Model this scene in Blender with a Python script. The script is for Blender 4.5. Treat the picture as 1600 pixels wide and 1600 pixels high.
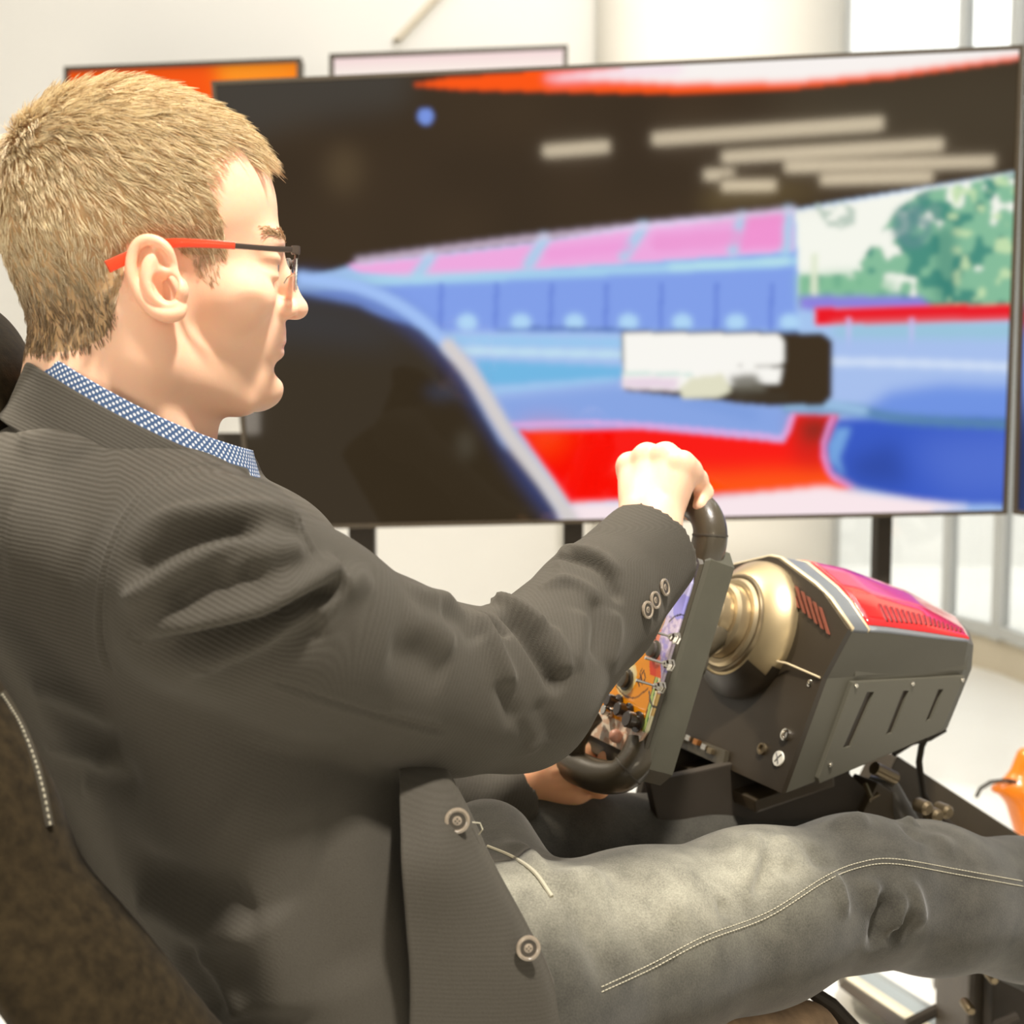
import bpy, bmesh, math, random
import numpy as np
from mathutils import Vector, Matrix
from mathutils.bvhtree import BVHTree
import openvdb as vdb
for o in list(bpy.data.objects): bpy.data.objects.remove(o)
random.seed(7); RNG = np.random.RandomState(7)
SC = bpy.context.scene; COL = SC.collection
FP = 2000.0; CZ = 0.95; PITCH = math.radians(5)      # focal length in pixels of the 1600 px frame, camera height (m), looking slightly down
CF = Vector((0, math.cos(PITCH), -math.sin(PITCH))); CU = Vector((0, math.sin(PITCH), math.cos(PITCH)))
# ---------------------------------------------------------------- camera, world, lights, exposure
cam = bpy.data.objects.new('camera', bpy.data.cameras.new('camera')); COL.objects.link(cam)
cam.location = (0, 0, CZ); cam.rotation_euler = (math.pi/2-PITCH, 0, 0)
cam.data.sensor_width = 36; cam.data.lens = 36*FP/1600
cam.data.dof.use_dof = True; cam.data.dof.focus_distance = 1.03; cam.data.dof.aperture_fstop = 6.0
cam.data.clip_start = 0.05; cam.data.clip_end = 60
SC.camera = cam
W = bpy.data.worlds.new('world'); SC.world = W; W.use_nodes = True
W.node_tree.nodes['Background'].inputs[0].default_value = (1.0, 0.93, 0.82, 1)
W.node_tree.nodes['Background'].inputs[1].default_value = 0.45
def area(name, loc, target, size, power, color, sy=None):
    l = bpy.data.lights.new(name, 'AREA'); l.energy = power; l.color = color; l.size = size
    if sy: l.shape = 'RECTANGLE'; l.size_y = sy
    o = bpy.data.objects.new(name, l); COL.objects.link(o); o.location = loc
    o.rotation_euler = (Vector(target)-Vector(loc)).to_track_quat('-Z', 'Y').to_euler(); return o
area('key_light', (0.48, 0.34, 3.1), (-0.1, 1.0, 0.9), 0.20, 118, (1.0, 0.94, 0.87))
area('fill_light', (-1.9, -1.2, 1.1), (-0.1, 1.0, 0.9), 0.8, 17, (1.0, 0.9, 0.78))
area('hall_light', (0.4, 2.9, 4.6), (0.4, 4.2, 0.3), 3.0, 82, (1.0, 0.985, 0.96))
area('hair_rim_light', (-1.3, 2.3, 3.1), (-0.25, 0.95, 1.0), 0.3, 75, (1.0, 0.88, 0.70))  # added rim light for the hair and shoulders, no lamp of the room
area('wall_fill_light', (0.2, 3.3, 2.6), (0.3, 4.75, 0.5), 1.0, 10, (1.0, 0.97, 0.92))  # added unseen behind the screens to brighten the lower back wall
area('daylight', (3.4, 5.6, 4.5), (3.2, 7.4, 1.8), 2.0, 260, (1.0, 1.0, 0.98))
vs = SC.view_settings; vs.view_transform = 'Standard'; vs.look = 'None'; vs.exposure = 0.0; vs.gamma = 1.0
vs.use_curve_mapping = False
try: SC.cycles.use_denoising = True
except Exception: pass
# ---------------------------------------------------------------- helpers
def P(px, py, d): return Vector((0, 0, CZ))+Vector((1, 0, 0))*((px-800)/FP*d)+CF*d+CU*((800-py)/FP*d)
_R = np.array([[1, 0, 0], list(CF), list(CU)])
def PA(a):      # n x 3 array of (px,py,d) -> world
    a = np.asarray(a, float); d = a[:, 2]
    return np.stack([(a[:, 0]-800)/FP*d, d, (800-a[:, 1])/FP*d], 1)@_R+np.array([0, 0, CZ])
def PX(w):      # world -> pixels
    w = (np.asarray(w, float)-np.array([0, 0, CZ]))@_R.T; return np.stack([800+FP*w[:, 0]/w[:, 1], 800-FP*w[:, 2]/w[:, 1]], 1)
def tag(o, label=None, cat=None, group=None, kind=None):
    if label: o['label'] = label
    if cat: o['category'] = cat
    if group: o['group'] = group
    if kind: o['kind'] = kind
    return o
def empty(name, loc, label=None, cat=None, group=None):
    o = bpy.data.objects.new(name, None); COL.objects.link(o); o.location = loc; o.empty_display_size = .05
    tag(o, label, cat, group); return o
def link(name, me, mat=None, parent=None):
    o = bpy.data.objects.new(name, me); COL.objects.link(o)
    if mat is not None:
        for m in (mat if isinstance(mat, (list, tuple)) else [mat]): me.materials.append(m)
    if parent is not None:
        o.parent = parent; o.matrix_parent_inverse = Matrix.Translation(-_wl(parent))
    return o
def _wl(o):
    if o.parent is None: return Vector(o.location)
    return _wl(o.parent) + o.matrix_parent_inverse.translation + Vector(o.location)
def np_mesh(name, v, f, smooth=True):
    v = np.ascontiguousarray(v, np.float32); f = np.ascontiguousarray(f, np.int32); k = f.shape[1]
    me = bpy.data.meshes.new(name); me.vertices.add(len(v)); me.vertices.foreach_set('co', v.ravel())
    me.loops.add(f.size); me.loops.foreach_set('vertex_index', f.ravel())
    me.polygons.add(len(f)); me.polygons.foreach_set('loop_start', np.arange(0, f.size, k, dtype=np.int32))
    if smooth: me.polygons.foreach_set('use_smooth', np.ones(len(f), bool))
    me.update(calc_edges=True); return me
def set_color(me, name, rgb):
    a = me.color_attributes.new(name, 'FLOAT_COLOR', 'POINT')
    c = np.ones((len(rgb), 4), np.float32); c[:, :3] = rgb; a.data.foreach_set('color', c.ravel())
def set_float(me, name, val):
    a = me.attributes.new(name, 'FLOAT', 'POINT'); a.data.foreach_set('value', np.ascontiguousarray(val, np.float32))
def set_vec(me, name, val):
    a = me.attributes.new(name, 'FLOAT_VECTOR', 'POINT'); a.data.foreach_set('vector', np.ascontiguousarray(val, np.float32).ravel())
# ---- node helpers
def srgb(r, g, b):
    f = lambda c: (c/255/12.92) if c/255 <= .04045 else ((c/255+.055)/1.055)**2.4
    return (f(r), f(g), f(b))
def mat(name, color=(.5, .5, .5), rough=.5, metal=0.0, spec=.5, coat=0.0, sheen=0.0, emit=None, estr=1.0, noise=0.0, nscale=60, bump=0.0, bscale=300, trans=0.0, sss=0.0, alpha=1.0):
    m = bpy.data.materials.new(name); m.use_nodes = True; nt = m.node_tree; b = nt.nodes['Principled BSDF']
    b.inputs['Base Color'].default_value = (*color, 1); b.inputs['Roughness'].default_value = rough
    b.inputs['Metallic'].default_value = metal; b.inputs['Specular IOR Level'].default_value = spec
    b.inputs['Coat Weight'].default_value = coat; b.inputs['Sheen Weight'].default_value = sheen
    b.inputs['Transmission Weight'].default_value = trans; b.inputs['Alpha'].default_value = alpha
    if sheen: b.inputs['Sheen Roughness'].default_value = .45
    if sss:
        b.inputs['Subsurface Weight'].default_value = sss; b.inputs['Subsurface Radius'].default_value = (1, .35, .15); b.inputs['Subsurface Scale'].default_value = .006
    if emit: b.inputs['Emission Color'].default_value = (*emit, 1); b.inputs['Emission Strength'].default_value = estr
    tc = None
    if noise or bump:
        tc = nt.nodes.new('ShaderNodeTexCoord')
    if noise:
        n = nt.nodes.new('ShaderNodeTexNoise'); n.inputs['Scale'].default_value = nscale; n.inputs['Detail'].default_value = 5
        nt.links.new(tc.outputs['Object'], n.inputs['Vector'])
        mr = nt.nodes.new('ShaderNodeMapRange'); mr.inputs[1].default_value = .3; mr.inputs[2].default_value = .7
        mr.inputs[3].default_value = 1-noise; mr.inputs[4].default_value = 1+noise
        nt.links.new(n.outputs['Fac'], mr.inputs[0])
        mx = nt.nodes.new('ShaderNodeVectorMath'); mx.operation = 'SCALE'; mx.inputs[0].default_value = color
        nt.links.new(mr.outputs[0], mx.inputs['Scale']); nt.links.new(mx.outputs[0], b.inputs['Base Color'])
    if bump:
        n = nt.nodes.new('ShaderNodeTexNoise'); n.inputs['Scale'].default_value = bscale; n.inputs['Detail'].default_value = 3
        nt.links.new(tc.outputs['Object'], n.inputs['Vector'])
        bp = nt.nodes.new('ShaderNodeBump'); bp.inputs['Strength'].default_value = bump; bp.inputs['Distance'].default_value = .001
        nt.links.new(n.outputs['Fac'], bp.inputs['Height']); nt.links.new(bp.outputs[0], b.inputs['Normal'])
    return m
def vcol_mat(name, attr, rough=.5, emit=0.0, coat=0.0, spec=.5, bump=0.0):
    m = mat(name, rough=rough, coat=coat, spec=spec, bump=bump); nt = m.node_tree; b = nt.nodes['Principled BSDF']
    a = nt.nodes.new('ShaderNodeAttribute'); a.attribute_name = attr
    if emit:
        b.inputs['Base Color'].default_value = (0, 0, 0, 1)
        nt.links.new(a.outputs['Color'], b.inputs['Emission Color']); b.inputs['Emission Strength'].default_value = emit
    else: nt.links.new(a.outputs['Color'], b.inputs['Base Color'])
    return m
# ---- bmesh building blocks (world or local coordinates)
class MB:
    def __init__(s): s.bm = bmesh.new()
    def box(s, c, size, ax=None, bevel=0.0):
        """box with centre c, full size, ax = 3 axis vectors"""
        ax = ax or (Vector((1, 0, 0)), Vector((0, 1, 0)), Vector((0, 0, 1)))
        t = bmesh.new(); r = bmesh.ops.create_cube(t, size=1.0)
        for v in t.verts: v.co = Vector((v.co.x*size[0], v.co.y*size[1], v.co.z*size[2]))
        if bevel: bmesh.ops.bevel(t, geom=t.edges[:], offset=bevel, segments=2, affect='EDGES', profile=.7)
        for v in t.verts: v.co = Vector(c) + ax[0]*v.co.x + ax[1]*v.co.y + ax[2]*v.co.z
        s.merge(t); return s
    def merge(s, t):
        me = bpy.data.meshes.new('t'); t.to_mesh(me); t.free(); s.bm.from_mesh(me); bpy.data.meshes.remove(me)
    def tube(s, pts, r, seg=12, cap=True, closed=False):
        pts = [Vector(p) for p in pts]; n = len(pts); rr = r if isinstance(r, (list, tuple)) else [r]*n
        up = None; rings = []
        for i, p in enumerate(pts):
            if closed: t = (pts[(i+1) % n]-pts[i-1]).normalized()
            else: t = (pts[min(i+1, n-1)]-pts[max(i-1, 0)]).normalized()
            if up is None: up = t.orthogonal().normalized()
            up = (up-t*up.dot(t)).normalized(); sd = t.cross(up)
            rings.append([s.bm.verts.new(p+(up*math.cos(a)+sd*math.sin(a))*rr[i]) for a in [2*math.pi*k/seg for k in range(seg)]])
        m = n if closed else n-1
        for i in range(m):
            a, b = rings[i], rings[(i+1) % n]
            for k in range(seg): s.bm.faces.new((a[k], a[(k+1) % seg], b[(k+1) % seg], b[k]))
        if cap and not closed:
            s.bm.faces.new(rings[0][::-1]); s.bm.faces.new(rings[-1])
        return s
    def lathe(s, c, axis, prof, seg=32, xd=None):
        """prof = [(r,h)...] revolved about axis through c"""
        axis = Vector(axis).normalized(); u = xd.normalized() if xd is not None else axis.orthogonal().normalized(); v = axis.cross(u)
        rings = []
        for (r, h) in prof:
            rings.append([s.bm.verts.new(Vector(c)+axis*h+(u*math.cos(a)+v*math.sin(a))*max(r, 1e-5)) for a in [2*math.pi*k/seg for k in range(seg)]])
        for a, b in zip(rings, rings[1:]):
            for k in range(seg): s.bm.faces.new((a[k], a[(k+1) % seg], b[(k+1) % seg], b[k]))
        s.bm.faces.new(rings[0][::-1]); s.bm.faces.new(rings[-1]); return s
    def prism(s, pts, off, bevel=0.0, top_scale=None):
        """polygon pts extruded by vector off"""
        t = bmesh.new(); n = len(pts)
        a = [t.verts.new(Vector(p)) for p in pts]; b = [t.verts.new(Vector(p)+Vector(off)) for p in pts]
        t.faces.new(a[::-1]); t.faces.new(b)
        for k in range(n): t.faces.new((a[k], a[(k+1) % n], b[(k+1) % n], b[k]))
        if bevel: bmesh.ops.bevel(t, geom=t.edges[:], offset=bevel, segments=2, affect='EDGES', profile=.7)
        s.merge(t); return s
    def loft(s, secs, cap=True):
        rings = [[s.bm.verts.new(Vector(p)) for p in sec] for sec in secs]; n = len(rings[0])
        for a, b in zip(rings, rings[1:]):
            for k in range(n): s.bm.faces.new((a[k], a[(k+1) % n], b[(k+1) % n], b[k]))
        if cap: s.bm.faces.new(rings[0][::-1]); s.bm.faces.new(rings[-1])
        return s
    def ball(s, c, r, sc=(1, 1, 1), seg=16):
        t = bmesh.new(); bmesh.ops.create_uvsphere(t, u_segments=seg, v_segments=seg//2+2, radius=1)
        for v in t.verts: v.co = Vector(c)+Vector((v.co.x*r*sc[0], v.co.y*r*sc[1], v.co.z*r*sc[2]))
        s.merge(t); return s
    def build(s, name, m, parent=None, smooth=False, angle=35):
        bmesh.ops.recalc_face_normals(s.bm, faces=s.bm.faces[:])
        if smooth:
            for f in s.bm.faces: f.smooth = True
            for e in s.bm.edges:
                if len(e.link_faces) == 2 and e.calc_face_angle(0) > math.radians(angle): e.smooth = False
        me = bpy.data.meshes.new(name); s.bm.to_mesh(me); s.bm.free()
        return link(name, me, m, parent)
def spline(pts, n=40):
    """Catmull-Rom through rows of an array"""
    p = np.asarray(pts, float); m = len(p)
    if m < 3:
        t = np.linspace(0, 1, n)[:, None]; return p[0]*(1-t)+p[-1]*t
    q = np.vstack([2*p[0]-p[1], p, 2*p[-1]-p[-2]]); out = []
    for u in np.linspace(0, m-1-1e-9, n):
        i = int(u); t = u-i; a, b, c, d = q[i:i+4]
        out.append(.5*((2*b)+(-a+c)*t+(2*a-5*b+4*c-d)*t*t+(-a+3*b-3*c+d)*t**3))
    return np.array(out)
# ---- signed distance sculpting
def smin(a, b, k):
    if k <= 0: return np.minimum(a, b)
    h = np.maximum(k-np.abs(a-b), 0)/k; return np.minimum(a, b)-h*h*k*.25
class Grid:
    def __init__(s, lo, hi, vs):
        s.lo = np.array(lo, float); s.vs = vs; s.n = np.ceil((np.array(hi)-s.lo)/vs).astype(int)+1
        s.ax = [(s.lo[i]+vs*np.arange(s.n[i])).astype(np.float32) for i in range(3)]
        s.D = np.full(tuple(s.n), .05, np.float32)
    def win(s, lo, hi, pad):
        a = np.clip(np.floor((np.array(lo)-pad-s.lo)/s.vs).astype(int), 0, s.n); b = np.clip(np.ceil((np.array(hi)+pad-s.lo)/s.vs).astype(int)+1, 0, s.n)
        sl = tuple(slice(a[i], b[i]) for i in range(3))
        return sl, s.ax[0][sl[0]][:, None, None], s.ax[1][sl[1]][None, :, None], s.ax[2][sl[2]][None, None, :]
    def put(s, sl, d, k, op):
        if d.size == 0: return
        D = s.D[sl]
        if op == 'u': s.D[sl] = smin(D, d, k)
        elif op == 's': s.D[sl] = -smin(-D, d, k)
        elif op == 'i': s.D[sl] = -smin(-D, -d, k)
    def ell(s, c, r, k=.01, op='u', R=None):
        c = np.array(c, float); r = np.array(r, float); m = r.max() if R is not None else r
        sl, x, y, z = s.win(c-m, c+m, max(k, .012)+.004)
        x, y, z = x-c[0], y-c[1], z-c[2]
        if R is not None:
            R = np.array(R, float)     # rows = local axes
            x, y, z = (R[0, 0]*x+R[0, 1]*y+R[0, 2]*z, R[1, 0]*x+R[1, 1]*y+R[1, 2]*z, R[2, 0]*x+R[2, 1]*y+R[2, 2]*z)
        k0 = np.sqrt((x/r[0])**2+(y/r[1])**2+(z/r[2])**2); k1 = np.sqrt((x/r[0]**2)**2+(y/r[1]**2)**2+(z/r[2]**2)**2)+1e-6
        s.put(sl, (k0*(k0-1)/k1).astype(np.float32), k, op)
    def cap(s, a, b, ra, rb=None, k=.01, op='u'):
        rb = ra if rb is None else rb; a = np.array(a, float); b = np.array(b, float); m = max(ra, rb)
        sl, x, y, z = s.win(np.minimum(a, b)-m, np.maximum(a, b)+m, max(k, .01)+.004)
        d = b-a; L = (d*d).sum()+1e-12
        t = np.clip(((x-a[0])*d[0]+(y-a[1])*d[1]+(z-a[2])*d[2])/L, 0, 1)
        q = np.sqrt((x-a[0]-t*d[0])**2+(y-a[1]-t*d[1])**2+(z-a[2]-t*d[2])**2)-(ra+(rb-ra)*t)
        s.put(sl, q.astype(np.float32), k, op)
    def chain(s, pts, rs, k=.006, op='u'):
        for i in range(len(pts)-1): s.cap(pts[i], pts[i+1], rs[i], rs[i+1], k, op)
    def eltube(s, a, b, L, ra, rb, k=.03, op='u'):
        """elliptic capsule from a to b; L = unit lateral dir, ra/rb = (lateral, front-back) radii"""
        a = np.array(a, float); b = np.array(b, float); t_ = b-a; ln = np.linalg.norm(t_); t_ = t_/ln
        L = np.array(L, float); L = L-t_*L.dot(t_); L /= np.linalg.norm(L); Fv = np.cross(t_, L); m = max(*ra, *rb)
        sl, x, y, z = s.win(np.minimum(a, b)-m, np.maximum(a, b)+m, max(k, .01)+.004)
        x, y, z = x-a[0], y-a[1], z-a[2]
        h = x*t_[0]+y*t_[1]+z*t_[2]; u = x*L[0]+y*L[1]+z*L[2]; v = x*Fv[0]+y*Fv[1]+z*Fv[2]
        w = np.clip(h/ln, 0, 1); r1 = ra[0]+(rb[0]-ra[0])*w; r2 = ra[1]+(rb[1]-ra[1])*w; over = h-w*ln; r3 = np.minimum(r1, r2)
        q = np.sqrt((u/r1)**2+(v/r2)**2+(over/r3)**2); g = np.sqrt((u/r1**2)**2+(v/r2**2)**2+(over/r3**2)**2)+1e-6
        s.put(sl, (q*(q-1)/g).astype(np.float32), k, op)
    def mesh(s):
        g = vdb.FloatGrid(.05); g.copyFromArray(np.ascontiguousarray(s.D)); g.transform = vdb.createLinearTransform(s.vs)
        p, q = g.convertToQuads(0.0); p = p.astype(np.float64)+s.lo; q = q.astype(np.int64)
        a, b, c = p[q[:, 0]], p[q[:, 1]], p[q[:, 2]]
        vol = (np.cross(a, b)*c).sum()
        if vol < 0: q = q[:, ::-1]
        return p, q
def vnormals(v, f):
    n = np.zeros_like(v); fn = np.cross(v[f[:, 2]]-v[f[:, 0]], v[f[:, 3 % f.shape[1]]]-v[f[:, 1]]) if f.shape[1] == 4 else np.cross(v[f[:, 1]]-v[f[:, 0]], v[f[:, 2]]-v[f[:, 0]])
    for k in range(f.shape[1]):
        for c in range(3): n[:, c] += np.bincount(f[:, k], fn[:, c], minlength=len(v))
    return n/(np.linalg.norm(n, axis=1)[:, None]+1e-12)
def seg_dist(v, pl):
    """min distance of points v to 3-D polyline pl, and position 0..1 along it"""
    best = np.full(len(v), 1e9); par = np.zeros(len(v)); m = len(pl)-1
    for i in range(m):
        a, b = pl[i], pl[i+1]; d = b-a; L = (d*d).sum()+1e-12
        t = np.clip(((v-a)@d)/L, 0, 1); q = np.linalg.norm(v-a-t[:, None]*d, axis=1)
        w = q < best; best[w] = q[w]; par[w] = (i+t[w])/m
    return best, par
class Sculpt:
    """surface strokes: folds, creases and seams pushed into a mesh along lines that lie on its surface"""
    def __init__(s, v, f):
        s.v, s.f = v.copy(), f; s.n = vnormals(v, f); s.rebuild()
    def rebuild(s):
        s.bvh = BVHTree.FromPolygons(s.v.tolist(), s.f.tolist()); s.n = vnormals(s.v, s.f)
    def hit(s, px, py):
        o = Vector((0, 0, CZ)); d = (P(px, py, 1)-o).normalized(); h = s.bvh.ray_cast(o, d)
        return h[0]
    def line(s, pts, n=None):
        q = spline(pts, n or max(8, len(pts)*5)); out = []
        last = None; miss = []
        for p in q:
            h = s.hit(p[0], p[1])
            if h is None:
                r = s.bvh.find_nearest(P(p[0], p[1], out[-1][1] if out else 1.0)); h = r[0]
            out.append(np.array(h))
        return np.array(out)
    def stroke(s, pts, w, h, kind='ridge', taper=.2, wmap=None):
        """pts = pixels of the photo, w = half width (m), h = height (m; negative = valley)"""
        pl = s.line(pts); lo = pl.min(0)-3*w; hi = pl.max(0)+3*w
        idx = np.where(((s.v > lo) & (s.v < hi)).all(1))[0]
        if len(idx) == 0: return
        d, t = seg_dist(s.v[idx], pl)
        amp = np.clip(np.minimum(t, 1-t)/max(taper, 1e-3), 0, 1); amp = amp*amp*(3-2*amp)
        if kind == 'ridge': g = np.exp(-(d/w)**2)
        elif kind == 'seam': g = np.exp(-(d/w)**2)-.55*np.exp(-((d-2.0*w)/(1.2*w))**2)
        elif kind == 'crease': g = np.exp(-d/w)
        s.v[idx] += s.n[idx]*(h*g*amp)[:, None]
        return pl
    def done(s): s.n = vnormals(s.v, s.f); return s.v, s.f
# ================================================================ the room
M_wall = mat('white_wall_paint', (.80, .78, .72), .7, noise=.02, nscale=1.5)
M_floor = mat('pale_floor', (.78, .77, .72), .35, noise=.03, nscale=2)
M_trim = mat('beige_trim', (.62, .55, .42), .5)
M_alu = mat('grey_window_frame', (.50, .51, .49), .4)
M_black = mat('black_plastic', (.055, .040, .022), .45, noise=.1, nscale=30)
M_black2 = mat('matte_black', (.028, .020, .011), .75)
M_pane = mat('window_glass', (.9, .93, .95), .03, trans=.9, spec=.5)
YW = 4.75
def flat(name, pts, m, off):
    o = MB().prism(pts, off).build(name, m); tag(o, kind='structure'); return o
flat('floor', [(-5, -3.5, 0), (6, -3.5, 0), (6, 9.5, 0), (-5, 9.5, 0)], M_floor, (0, 0, -.05))
flat('wall_back', [(-4.6, YW, 0), (1.2, YW, 0), (1.2, YW, 4.2), (-4.6, YW, 4.2)], M_wall, (0, .12, 0))
# ceiling soffit edge that drops to the right of the screens
flat('trim_1', [(-.16, YW-.03, 2.52), (-.13, YW-.03, 2.52), (-.40, YW-.03, 2.24), (-.43, YW-.03, 2.24)], M_trim, (0, .05, 0))
# round column left of the windows
col = MB().lathe((.72, YW-.12, 0), (0, 0, 1), [(.42, 0), (.42, 4.2)], 48).build('wall_column', mat('column_paint', (.80, .76, .67), .8), smooth=True); tag(col, kind='structure')
# glazed wall to the right: each pane between mullions
def window(n, x0, x1, y0, y1, z0=.12, z1=4.2):
    w = empty('window_%d' % n, ((x0+x1)/2, (y0+y1)/2, 0)); tag(w, kind='structure')
    dx = Vector((x1-x0, y1-y0, 0)); L = dx.length; dx.normalize(); nn = Vector((0, 0, 1)).cross(dx); ax = (dx, nn, Vector((0, 0, 1)))
    c = Vector(((x0+x1)/2, (y0+y1)/2, (z0+z1)/2))
    MB().box(c, (L, .012, z1-z0), ax).build('pane', M_pane, w)
    for s in (-1, 1): MB().box(c+dx*s*(L/2-.012), (.022, .05, z1-z0), ax).build('mullion', M_alu, w)
    MB().box(Vector((c.x, c.y, z0+.03)), (L-.05, .05, .04), ax).build('bottom_rail', M_alu, w)
window(1, 1.2, 1.60, YW, YW-.1)
window(2, 1.60, 1.70, YW-.1, YW-.35)
window(3, 1.70, 1.86, YW-.35, 3.4)
window(4, 1.86, 2.0, 3.4, 2.2)
flat('baseboard_back', [(1.2, YW, 0), (1.60, YW-.1, 0), (1.60, YW-.1, .12), (1.2, YW, .12)], M_trim, (.0, .06, 0))
flat('baseboard_right', [(1.60, YW-.1, 0), (1.70, YW-.35, 0), (1.86, 3.4, 0), (1.86, 3.4, .12), (1.70, YW-.35, .12), (1.60, YW-.1, .12)], M_trim, (.06, 0, 0))
# pale building front outside the glass
tag(MB().box((3.4, 7.4, 2.4), (6.5, .2, 4.8)).build('facade_wall', mat('bright_facade', (.85, .84, .80), .8)), kind='structure')

# ================================================================ screens
def pip(x, y, poly):
    c = np.zeros(x.shape, bool); n = len(poly)
    for i in range(n):
        x1, y1 = poly[i]; x2, y2 = poly[(i+1) % n]
        if y1 == y2: continue
        w = ((y1 > y) != (y2 > y)) & (x < (x2-x1)*(y-y1)/(y2-y1)+x1); c ^= w
    return c
def blur2(a, r):
    r = int(r)
    if r < 1: return a
    k = np.exp(-(np.arange(-2*r, 2*r+1)/r)**2/1.0); k /= k.sum()
    for ax in (0, 1):
        p = np.pad(a, [(2*r, 2*r) if i == ax else (0, 0) for i in range(a.ndim)], mode='edge')
        a = sum(k[j]*np.take(p, range(j, j+a.shape[ax]), axis=ax) for j in range(len(k)))
    return a
class Paint:
    """flat picture shown on a screen, painted in numpy on the screen's own grid"""
    def __init__(s, x, y, base): s.x, s.y = x, y; s.c = np.ones(x.shape+(3,))*np.array(srgb(*base))
    def lay(s, m, col, a=1.0, soft=1):
        m = blur2(m.astype(float), max(2, soft*1.7))*a; col = np.array(srgb(*col)) if not isinstance(col, np.ndarray) else col
        s.c = s.c*(1-m[..., None])+col*m[..., None]
    def poly(s, pts, col, a=1.0, soft=1): s.lay(pip(s.x, s.y, pts), col, a, soft)
    def line(s, pts, w, col, a=1.0, soft=1):
        v = np.stack([s.x.ravel(), s.y.ravel(), 0*s.x.ravel()], 1); q = spline(pts, 30); q = np.hstack([q, np.zeros((len(q), 1))])
        d, t = seg_dist(v, q); s.lay((d < w/2).reshape(s.x.shape), col, a, soft)
def screen_mesh(name, c4, nx, ny, painter, parent, m, bulge=0.0):
    """quad screen TL TR BR BL; painter gets picture coordinates"""
    TL, TR, BR, BL = [np.array(c) for c in c4]; u = np.linspace(0, 1, nx); v = np.linspace(0, 1, ny); U, V = np.meshgrid(u, v)
    p = TL*((1-U)*(1-V))[..., None]+TR*(U*(1-V))[..., None]+BR*(U*V)[..., None]+BL*((1-U)*V)[..., None]
    q = p.reshape(-1, 3); px = PX(q); pc = painter(px[:, 0].reshape(U.shape), px[:, 1].reshape(U.shape), U, V)
    i = np.arange(nx*ny).reshape(ny, nx); f = np.stack([i[:-1, :-1].ravel(), i[1:, :-1].ravel(), i[1:, 1:].ravel(), i[:-1, 1:].ravel()], 1)
    me = np_mesh(name, q, f, smooth=False); set_color(me, 'picture', pc.reshape(-1, 3)); return link(name, me, m, parent)
def tv(name, c4, label, group, painter, nx, ny, bez, mscreen, thick=.05):
    TL, TR, BR, BL = [Vector(c) for c in c4]; c = (TL+TR+BR+BL)/4
    root = empty(name, c, label, 'television', group)
    n = (TR-TL).cross(BL-TL).normalized()
    if n.y < 0: n = -n                                           # away from the camera
    xd = (TR-TL).normalized(); yd = (TL-BL).normalized()
    out = [TL-xd*bez+yd*bez, TR+xd*bez+yd*bez, BR+xd*bez-yd*bez, BL-xd*bez-yd*bez]
    MB().prism([p+n*.006 for p in out], n*thick, bevel=.004).build('housing', M_black, root)
    for a, b, ia, ib in ((0, 1, TL, TR), (1, 2, TR, BR), (2, 3, BR, BL), (3, 0, BL, TL)):
        MB().prism([out[a]-n*.006, out[b]-n*.006, ib-n*.006, ia-n*.006], n*.011).build('bezel', M_black, root)
    screen_mesh('screen', c4, nx, ny, painter, root, mscreen); return root, n
M_scr = vcol_mat('screen_picture', 'picture', rough=.04, emit=1.0, spec=.28)
M_scr2 = vcol_mat('screen_picture_matte', 'picture', rough=.5, emit=1.0, spec=.1)
def hashn(x, y, s):
    v = np.sin(x*12.9898/s+y*78.233/s)*43758.5453; return v-np.floor(v)
def noise2(x, y, s, seed=0):
    r = np.random.RandomState(seed); g = r.rand(64, 64); xs = (x/s) % 62; ys = (y/s) % 62
    i = xs.astype(int); j = ys.astype(int); fx = xs-i; fy = ys-j; fx = fx*fx*(3-2*fx); fy = fy*fy*(3-2*fy)
    return (g[j, i]*(1-fx)+g[j, i+1]*fx)*(1-fy)+(g[j+1, i]*(1-fx)+g[j+1, i+1]*fx)*fy
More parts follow.
